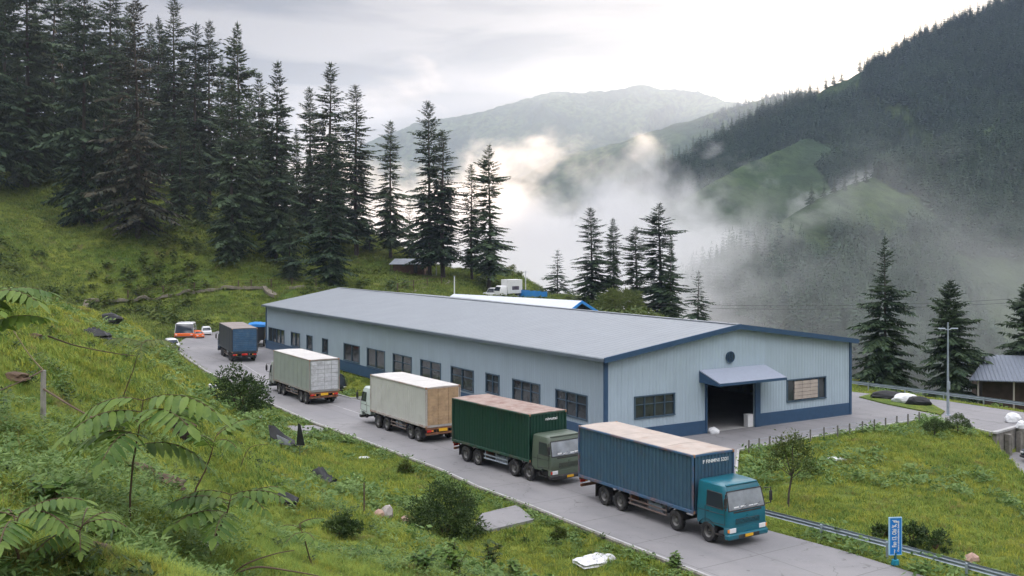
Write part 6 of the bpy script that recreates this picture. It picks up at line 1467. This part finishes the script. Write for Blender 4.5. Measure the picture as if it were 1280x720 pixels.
# ---------------------------------------------------------------- street lamp and poles
x, y = px(1185, 519); t = empty('street_lamp', (x, y, 0)); tag(t, 'tall slim steel street lamp at the corner of the yard', 'street lamp'); s_ = y/F
mb = MB(); mb.tube([(0, 0, -.1), (0, 0, 2.2), (0, 0, 7.95)], [.13, .10, .055], 10); mb.box(-.2, .2, -.2, .2, -.1, .06, .02); mb.build('pole', M_['steel'], t, True)
for d in (-1, 1): mb = MB(); mb.tube([(0, 0, 7.3), (d*.35, 0, 7.42)], .03, 6); mb.box(d*.55-.3, d*.55+.3, -.09, .09, 7.38, 7.47, .03); mb.build('lamp_head', M_['steel'], t)
mb = MB(); mb.box(-.14, .14, -.16, -.08, 2.2, 2.9, .02); mb.build('control_box', M_['steel'], t)
for (u, vb, vt, lab, d0) in [(568, 372, 346, 'short white pole standing behind the warehouse ridge', 150), (545.5, 345, 329, 'white post at the foot of the spruces right of the hut', 150), (657, 368, 338, 'thin white pole with crossarm right of the small truck', 150)]:
    b = hit(u, vb, d0); H = (vb-vt)*b[1]/F; t = empty('pole', b); tag(t, lab, 'pole'); mb = MB(); mb.tube([(0, 0, -.3), (0, 0, H)], [.13, .10], 8); mb.build('shaft', M_['whitepaint'], t, True)
    mb = MB(); mb.box(-.5, .5, -.05, .05, H*.92, H*.92+.1, .01) if u > 600 else mb.box(-.16, .16, -.16, .16, H, H+.12, .03); mb.build('cap', M_['steel'], t)
# power lines beyond the warehouse
t = empty('power_line', (0, 0, 0)); tag(t, 'thin sagging power cables in front of the misty hillside', 'cable')
for k in range(2):
    a = Vector(pd(800, 382-4*k, 150)); b_ = Vector(pd(1420, 366-5*k, 150)); mb = MB(); mb.tube([a+(b_-a)*(i/30)-Vector((0, 0, 2.6*4*(i/30)*(1-i/30)*.5)) for i in range(31)], .018, 4); mb.build('cable', M_['black'], t)
# ---------------------------------------------------------------- blue sign
x, y = px(1119, 704.5); t = empty('road_sign', (x, y, .0), R(8)); tag(t, 'upright blue sign with white vertical writing in front of guardrail', 'sign')
s_ = y/F; zb, zt_ = 1.0/36*0+.45, 2.0
zb = (703-692)*s_+.0; zt_ = (703-645)*s_
M_['signblue'] = mat('sign_blue', (.01, .20, .62), .4)
mb = MB(); mb.box(-.30, .30, -.04, .04, zb, zt_, .02); pn = mb.build('panel', M_['signblue'], t)
mb = MB()
for (a, b_, c, d) in ((-.31, -.28, zb, zt_), (.28, .31, zb, zt_)): mb.box(a, b_, -.055, .05, c, d)
mb.box(-.28, .28, -.055, .05, zt_-.03, zt_+.0); mb.box(-.28, .28, -.055, .05, zb, zb+.03); mb.build('border', mat('sign_edge', (.35, .60, .80), .4), pn)
tx = text_obj('lettering', 'Fao 13. Obi \'K. g\u00ed', .30, M_['whitepaint'], pn, (-.06, -.048, (zb+zt_)/2+.12), (R(90), R(-90), 0), .006, (zt_-zb)*.72)
tx = text_obj('lettering', 'Oterm aionnhsuudtru bnirttb', .13, M_['whitepaint'], pn, (.13, -.048, (zb+zt_)/2), (R(90), R(-90), 0), .006, (zt_-zb)*.82)
tx = text_obj('lettering', '?', .26, M_['whitepaint'], pn, (-.06, -.048, zb+.16), (R(90), R(-0), 0), .006)
mb = MB(); mb.tube([(0, .0, -.1), (0, 0, zb+.1)], .07, 8); mb.build('post', mat('sign_post_green', (.01, .10, .12), .5), t, True)
mb = MB(); mb.cyl((0, 0, .08), 'z', .20, .22, 16, .16); mb.build('base', mat('sign_base_teal', (.01, .24, .36), .5), t, True)
# ---------------------------------------------------------------- retaining wall by the lower bay
t = empty('retaining_wall', (38.2, 81.0, -1.9)); tag(t, 'stained stone retaining wall below the concrete road at right', 'wall')
def seg_wall(p, q, z0, z1, th, name, m):
    a = Vector((p[0]-38.2, p[1]-81.0, 0)); b_ = Vector((q[0]-38.2, q[1]-81.0, 0)); d = (b_-a).normalized(); n2 = Vector((d.y, -d.x, 0))*th; mb = MB(); V = [a, b_, b_+n2, a+n2]; V2 = [p_+Vector((0, 0, z1-z0)) for p_ in V]
    mb.add([tuple(p_+Vector((0, 0, z0))) for p_ in V+V2], [(3, 2, 1, 0), (4, 5, 6, 7), (0, 1, 5, 4), (1, 2, 6, 5), (2, 3, 7, 6), (3, 0, 4, 7)]); return mb.build(name, m, t)
seg_wall((37.4, 80.3), (41.75, 84.0), -.3, 1.86, .3, 'masonry', M_['stonewall']); seg_wall((37.3, 80.2), (41.8, 84.1), 1.87, 2.02, .36, 'coping', M_['kerbstone'])
seg_wall((41.85, 83.9), (44.4, 79.7), -.3, 1.86, -.3, 'masonry', M_['stonewall']); 
for k in range(3): px_ = 38.6+k*1.5; py_ = 81.1+k*1.28; seg_wall((px_, py_-.3), (px_+.35, py_-.02), -.2, 1.7, .35, 'buttress', M_['stonewall'])
t = sheet('paving', [(p[0]+(0.3 if p[0] < 40 else -.3), p[1]+(.3 if p[1] < 75 else -.3)) for p in PAD], -1.86, M_['slab'], depth=.1)
for i, (x, y, r, lab) in enumerate([(43.2, 83.4, .8, 'white wrapped bundle on the ledge above the blue car'), (45.6, 85.2, 1.0, 'large white wrapped bundle at the right edge above the blue car')]):
    pass
# ---------------------------------------------------------------- sheets, bundles, stones, litter
def lump(name, loc, size, m, label, cat, seed, rough=.35, rot=0.0, sub=3, flat=.0):
    import bmesh
    g = random.Random(seed); bm = bmesh.new(); bmesh.ops.create_icosphere(bm, subdivisions=sub, radius=1)
    from mathutils import noise as mn
    for v in bm.verts:
        n = mn.noise(v.co*1.6+Vector((seed*3.1, 0, 0)))*rough+mn.noise(v.co*4+Vector((0, seed, 0)))*rough*.45; v.co *= 1+n
        v.co.z = max(v.co.z, -.35)
        if rough > .3: v.co.z = round(v.co.z*6)/6*.4+v.co.z*.6
        v.co.x *= size[0]/2; v.co.y *= size[1]/2; v.co.z *= size[2]*.74
    me = bpy.data.meshes.new(name); bm.to_mesh(me); bm.free(); me.materials.append(m)
    o = link(name, me); o.location = (loc[0], loc[1], loc[2]+size[2]*.22); o.rotation_euler = (0, 0, rot); tag(o, label, cat); return o
def crumpled(name, u, v, w, d, h, m, label, cat, seed, rz=0, dmin=12, n=14):
    """a creased sheet heaped on the ground, two-sided thickness"""
    b = hit(u, v, dmin); g = np.random.default_rng(seed); a = np.linspace(-1, 1, n); X, Y = np.meshgrid(a, a); r = np.maximum(abs(X), abs(Y)); Z = h*(1-r**2.2)*(.55+.45*fbm(X*2+seed, Y*2, 3, seed))+h*.35*np.abs(fbm(X*3.3, Y*3.3+seed, 3, seed+5))*(1-r*.6)
    X = X*w/2*(1+.18*fbm(X*1.5, Y*1.5, 2, seed+9)); Y = Y*d/2*(1+.18*fbm(X*1.2, Y*1.6, 2, seed+12)); V = np.stack([X.ravel(), Y.ravel(), Z.ravel()], -1); V2 = V.copy(); V2[:, 2] = -.12
    idx = np.arange(n*n).reshape(n, n); Fc = np.stack([idx[:-1, :-1], idx[:-1, 1:], idx[1:, 1:], idx[1:, :-1]], -1).reshape(-1, 4)
    rim = list(idx[0, :])+list(idx[1:, -1])+list(idx[-1, -2::-1])+list(idx[-2:0, 0]); rimf = [(rim[i], rim[(i+1) % len(rim)], rim[(i+1) % len(rim)]+n*n, rim[i]+n*n) for i in range(len(rim))]
    o = link(name, np_mesh(name, np.vstack([V, V2]), np.vstack([Fc, Fc[:, ::-1]+n*n, np.array(rimf)]), [m])); o.location = (b[0], b[1], b[2]+.03); o.rotation_euler = (0, 0, rz); return tag(o, label, cat)
M_['foil'] = mat('white_film', (.62, .63, .66), .35, var=.35, vscale=5)
crumpled('plastic_sheet', 745, 702, 2.0, 1.3, .35, M_['foil'], 'crumpled white plastic sheet on the grass below the road', 'sheet', 3, .4, n=22)
# torn dark tarpaulin with poles on the meadow
b = hit(356, 563, 30); t = empty('broken_awning', b, R(-12)); t.scale = (.75, .75, .75); tag(t, 'collapsed black and grey awning on thin poles beside the concrete apron', 'awning')
mb = MB(); mb.add([(-1.5, 0, 2.1), (-1.0, .2, 2.0), (-.2, .5, 1.2), (.8, .3, .8), (1.0, -.2, .6), (-.2, -.3, .7), (-1.2, -.3, 1.2), (-1.5, 0, 2.04), (-1.0, .2, 1.94), (-.2, .5, 1.14), (.8, .3, .74), (1.0, -.2, .54), (-.2, -.3, .64), (-1.2, -.3, 1.14)], [(0, 1, 6), (1, 2, 5, 6), (2, 3, 4, 5), (13, 8, 7), (13, 12, 9, 8), (12, 11, 10, 9), (0, 6, 13, 7), (6, 5, 12, 13), (5, 4, 11, 12), (4, 3, 10, 11), (3, 2, 9, 10), (2, 1, 8, 9), (1, 0, 7, 8)]); mb.build('cloth', M_['blacktarp'], t)
mb = MB(); mb.add([(1.0, .1, .5), (1.15, .1, 2.3), (1.35, .12, 2.2), (1.75, .1, .45), (.4, .0, .4), (1.0, .16, .5), (1.15, .16, 2.3), (1.35, .18, 2.2), (1.75, .16, .45), (.4, .06, .4)], [(0, 1, 2, 3), (4, 0, 3), (8, 7, 6, 5), (8, 5, 9), (0, 5, 6, 1), (1, 6, 7, 2), (2, 7, 8, 3), (3, 8, 9, 4), (4, 9, 5, 0)]); mb.build('cloth', M_['blacktarp'], t)
mb = MB(); mb.add([(-.6, -.32, 1.35), (.5, -.3, .9), (.7, -.36, .5), (-.4, -.36, .6), (-.6, -.27, 1.35), (.5, -.25, .9), (.7, -.31, .5), (-.4, -.31, .6)], [(0, 1, 2, 3), (7, 6, 5, 4), (0, 4, 5, 1), (1, 5, 6, 2), (2, 6, 7, 3), (3, 7, 4, 0)]); mb.build('cloth', mat('grey_awning', (.22, .24, .27), .6, var=.2), t)
for (x, y, z0_, z1_) in ((-1.3, 0, -.4, 2.0), (1.3, .15, -2.2, .5), (-.4, .2, -.3, 1.2)): mb = MB(); mb.tube([(x, y, z0_), (x, y, z1_)], .035, 6); mb.build('pole', M_['black'], t)
crumpled('black_bag', 400, 600, 1.7, .8, .6, M_['blacktarp'], 'shiny black sack lying on the meadow right of the awning', 'sack', 5, -.5)
crumpled('black_bag', 347, 627, 1.5, .8, .4, M_['blacktarp'], 'flat black sack half hidden in weeds on the near slope', 'sack', 6, .1)
crumpled('black_bag', 117, 421, 1.5, .9, .5, M_['blacktarp'], 'dark sack on the upper near slope, left of the other one', 'sack', 7, .2)
crumpled('black_bag', 134, 430, 1.1, .8, .5, M_['blacktarp'], 'dark sack on the upper near slope, right of the other one', 'sack', 8, .5)
o = lump('tyre_heap', hit(137, 405, 30), (1.9, 1.4, 1.0), M_['blacktarp'], 'dark covered heap with a pale hoop near the crest of the slope', 'heap', 9, .3)
crumpled('paper_litter', 254, 683, .55, .4, .08, M_['whitetarp'], 'white scrap lying on the near slope under the sapling', 'litter', 10)
crumpled('paper_litter', 326, 523, .5, .4, .15, M_['whitetarp'], 'tiny white scrap on the grass left of the apron', 'litter', 11)
crumpled('paper_litter', 455, 573, .7, .5, .12, M_['whitetarp'], 'white scrap on the meadow in front of the white truck', 'litter', 12)
crumpled('paper_litter', 1046, 575, 1.3, .6, .12, M_['whitetarp'], 'pale flat scrap on the grass bank under the yard fence', 'litter', 13, -.5)
crumpled('plastic_sheet', 262, 484, 1.7, 1.1, .25, M_['foil'], 'pale sheet on the verge beside the rounded shrub', 'sheet', 14)
crumpled('plastic_sheet', 253, 467, 1.5, .7, .15, M_['kerbstone'], 'flat pale slab piece on the verge at the road bend', 'slab', 15)
M_['rock'] = mat('pale_rock', (.36, .33, .31), .9, var=.2, vscale=3, bump=.6, bscale=8); M_['rockp'] = mat('pinkish_rock', (.40, .27, .22), .9, var=.2, vscale=3, bump=.6, bscale=8)
for i, (u, v, w, h, m, lab) in enumerate([(473, 647, .6, .4, 'rockp', 'pinkish stone left of the white one at the foot of the slope'), (484, 646, .7, .6, 'rock', 'upright whitish stone at the foot of the slope'), (506, 653, .6, .35, 'rockp', 'pinkish stone right of the white one at the foot of the slope'), (1215, 702, .7, .45, 'rockp', 'brown stone beside the guardrail near the bottom right corner')]):
    b = hit(u, v, 30); lump('stone', b, (w, w*.8, h), M_[m], lab, 'stone', 20+i, .4, i, 2)
for i, (u, v, x_) in enumerate([(417, 623, 0)]):
    b = hit(455, 643, 30); t = empty('marker_stake', b); tag(t, 'thin dark wooden stake standing on the meadow edge', 'stake'); mb = MB(); mb.tube([(0, 0, -.2), (.01, 0, .7), (.0, .01, 1.5)], [.045, .04, .03], 6); mb.build('shaft', M_['timber'], t)
# traffic island with covered things
ip = [px(*p) for p in [(1074, 497), (1090, 493), (1130, 498), (1165, 506), (1181, 515), (1176, 519), (1150, 514), (1105, 505)]]
o = sheet('verge', ip, .10, M_TURF, depth=.15)
x, y = px(1112, 499); lump('covered_bundle', (x, y, .1), (3.6, 1.3, .7), M_['blacktarp'], 'low black covered bundle on the traffic island, left', 'bundle', 31, .25, -.35)
x, y = px(1133, 504); lump('covered_bundle', (x, y, .1), (2.5, 1.2, .85), M_['whitetarp'], 'white covered bundle in the middle of the traffic island', 'bundle', 32, .2, -.4)
x, y = px(1149, 507); lump('covered_bundle', (x, y, .1), (2.2, 1.1, .75), M_['blacktarp'], 'black covered bundle at the right end of the traffic island', 'bundle', 33, .25, -.4)
# bay bundles
for i, (x, y, w, lab) in enumerate([(40.6, 82.1, 1.0, 'small white bundle on top of the retaining wall'), (41.2, 84.9, 1.3, 'large white bundle behind the retaining wall at the right edge')]): lump('covered_bundle', (x, y, .05), (w, w*.7, w*.6), M_['whitetarp'], lab, 'bundle', 40+i, .2)
# things at the doorway
p = nb+uG*(door[1]-.35)-n_*.3; t = empty('white_box', (p.x, p.y, .01), aG); tag(t, 'white box standing inside the warehouse door by the jamb', 'box'); mb = MB(); mb.box(-.3, .3, -.25, .25, 0, .95, .03); mb.build('case', M_['whitepaint'], t); mb = MB(); mb.box(-.32, .32, -.27, .27, .95, 1.02, .02); mb.build('lid', M_['whitepaint'], t)
p = nb+uG*(door[0]+.45)+n_*.35; lump('covered_bundle', (p.x, p.y, 0), (.9, .6, .5), M_['whitetarp'], 'white sack on the ground at the left door jamb', 'sack', 44, .2)
# shelving and tables deep inside
for k in range(3):
    p = nb+uG*(door[0]+1.0+k*2.2)-n_*(8+k*1.2); t = empty('work_table', (p.x, p.y, .01), aG+.1); tag(t, ['long work table inside the warehouse, left one', 'long work table inside the warehouse, middle one', 'long work table inside the warehouse, right one'][k], 'table')
    mb = MB(); mb.box(-1.6, 1.6, -.5, .5, .8, .88); mb.build('tabletop', mat('worktop', (.32, .28, .22), .7), t)
    for sx in (-1.4, 1.4):
        for sy_ in (-.4, .4): mb = MB(); mb.box(sx-.05, sx+.05, sy_-.05, sy_+.05, 0, .8); mb.build('leg', M_['black'], t)
# ---------------------------------------------------------------- fence post and bare twigs on the near slope
b = hit(54, 528, 12); H = (528-463)*b[1]/F; t = empty('fence_post', b); tag(t, 'grey weathered fence post with wires on the near slope', 'post')
mb = MB(); mb.tube([(0, 0, -.3), (0, 0, H*.6), (.01, 0, H)], [.085, .08, .075], 10); mb.build('shaft', mat('post_grey', (.30, .29, .27), .85, var=.25, vscale=4), t, True)
def wire(pts, label, m=M_['timber'], r=.02, name='twig', cat='twig', radii=None):
    P = [Vector(p) for p in pts]; t = empty(name, tuple(P[0])); tag(t, label, cat); Q = []
    n = len(P); 
    for i in range(n-1):
        p0, p1, p2, p3 = P[max(i-1, 0)], P[i], P[i+1], P[min(i+2, n-1)]
        for k in range(6): s = k/6; Q.append(.5*((2*p1)+(-p0+p2)*s+(2*p0-5*p1+4*p2-p3)*s*s+(-p0+3*p1-3*p2+p3)*s**3)-P[0])
    Q.append(P[-1]-P[0]); mb = MB(); mb.tube([tuple(q) for q in Q], [r*(1-.6*i/len(Q)) for i in range(len(Q))], 6); mb.build('stem', m, t, True); return t
def near_pt(u, v, lift): x, y, z = hit(u, v+1, 8); return (x, y, z+lift)
top = Vector((b[0], b[1], b[2]+H))
wire([top, Vector(pd(28, 476, b[1]-1)), Vector(pd(-10, 492, b[1]-2))], 'dark wire running from the grey post to the left picture edge', r=.025, name='wire', cat='wire')
wire([top-Vector((0, 0, .55)), Vector(pd(90, 508, b[1]-2)), Vector(pd(125, 528, b[1]-4)), Vector(pd(158, 556, b[1]-6))], 'dark drooping wire running right from the grey post', r=.03, name='wire', cat='wire')
wire([top, Vector(pd(38, 445, b[1]+.5)), Vector(pd(18, 415, b[1]+1)), Vector(pd(8, 398, b[1]+2))], 'pale dry vine climbing from the grey post towards upper left', M_DRY, .025)
wire([pd(60, 420, 26), pd(95, 432, 27), pd(140, 441, 28), pd(170, 445, 28)], 'thin brown twig reaching across the upper near slope', r=.022)
bb = hit(285, 716, 10); wire([(bb[0], bb[1], bb[2]-.1), pd(310, 704, bb[1]-.2), pd(345, 692, bb[1]-.1), pd(368, 688, bb[1])], 'bare dark twig at the bottom, the upper of the pair', r=.022)
wire([(bb[0], bb[1], bb[2]-.1), pd(320, 709, bb[1]-.3), pd(365, 714, bb[1]-.2), pd(398, 720, bb[1])], 'bare dark twig at the bottom, the lower of the pair', r=.026)
b2 = hit(300, 585, 12); wire([(b2[0], b2[1], b2[2]), pd(312, 560, b2[1]), pd(335, 555, b2[1])], 'short dry stem sticking out of the weeds left of the awning', r=.02)

# ---------------------------------------------------------------- eroded earth hollow on the near slope
M_['soil'] = mat('bare_earth', (.085, .055, .035), .95, var=.45, vscale=2.2, bump=1, bscale=7); M_['soilshade'] = mat('earth_shade', (.020, .014, .010), 1, var=.4, vscale=3)  # the near-black one is the hollow's shade, put into colour
b = hit(214, 541, 15); t = empty('earth_hollow', b, .2); tag(t, 'bare brown earth hollow broken into the near slope right of the sapling', 'earth bank')
def blob(name, c, size, m, seed):
    o = lump(name, c, size, m, None, None, seed, .35, seed*.7, 3); o.parent = t; o.location = c; return o
s_ = b[1]/F
blob('bank', (0, .4, .0), (66*s_, 1.8, 34*s_), M_['soil'], 3); blob('cavity_shade', (14*s_, -.35, -.05), (30*s_, 1.0, 27*s_), M_['soilshade'], 5); blob('bank', (-22*s_, -.3, -.1), (30*s_, 1.1, 16*s_), M_['soil'], 7)  # dark lump in front stands in for the shaded recess
for i, (u, v, w) in enumerate([(195, 600, 1.3), (165, 585, .9), (18, 470, .9), (40, 420, .7), (112, 690, .7)]):
    b = hit(u, v, 12); o = lump('earth_patch', (b[0], b[1], b[2]-.13), (w*1.5, w*.9, .26), M_['soil'], ['long bare earth scar below the hollow, right of the tall sapling stem', 'small bare earth scar left of the larger scar', 'dark earth scar above the grey post at the left edge', 'small earth scar near the upper left picture edge', 'earth scar at the bottom left among the herbs'][i], 'earth patch', 60+i, .4, -.5, 3)
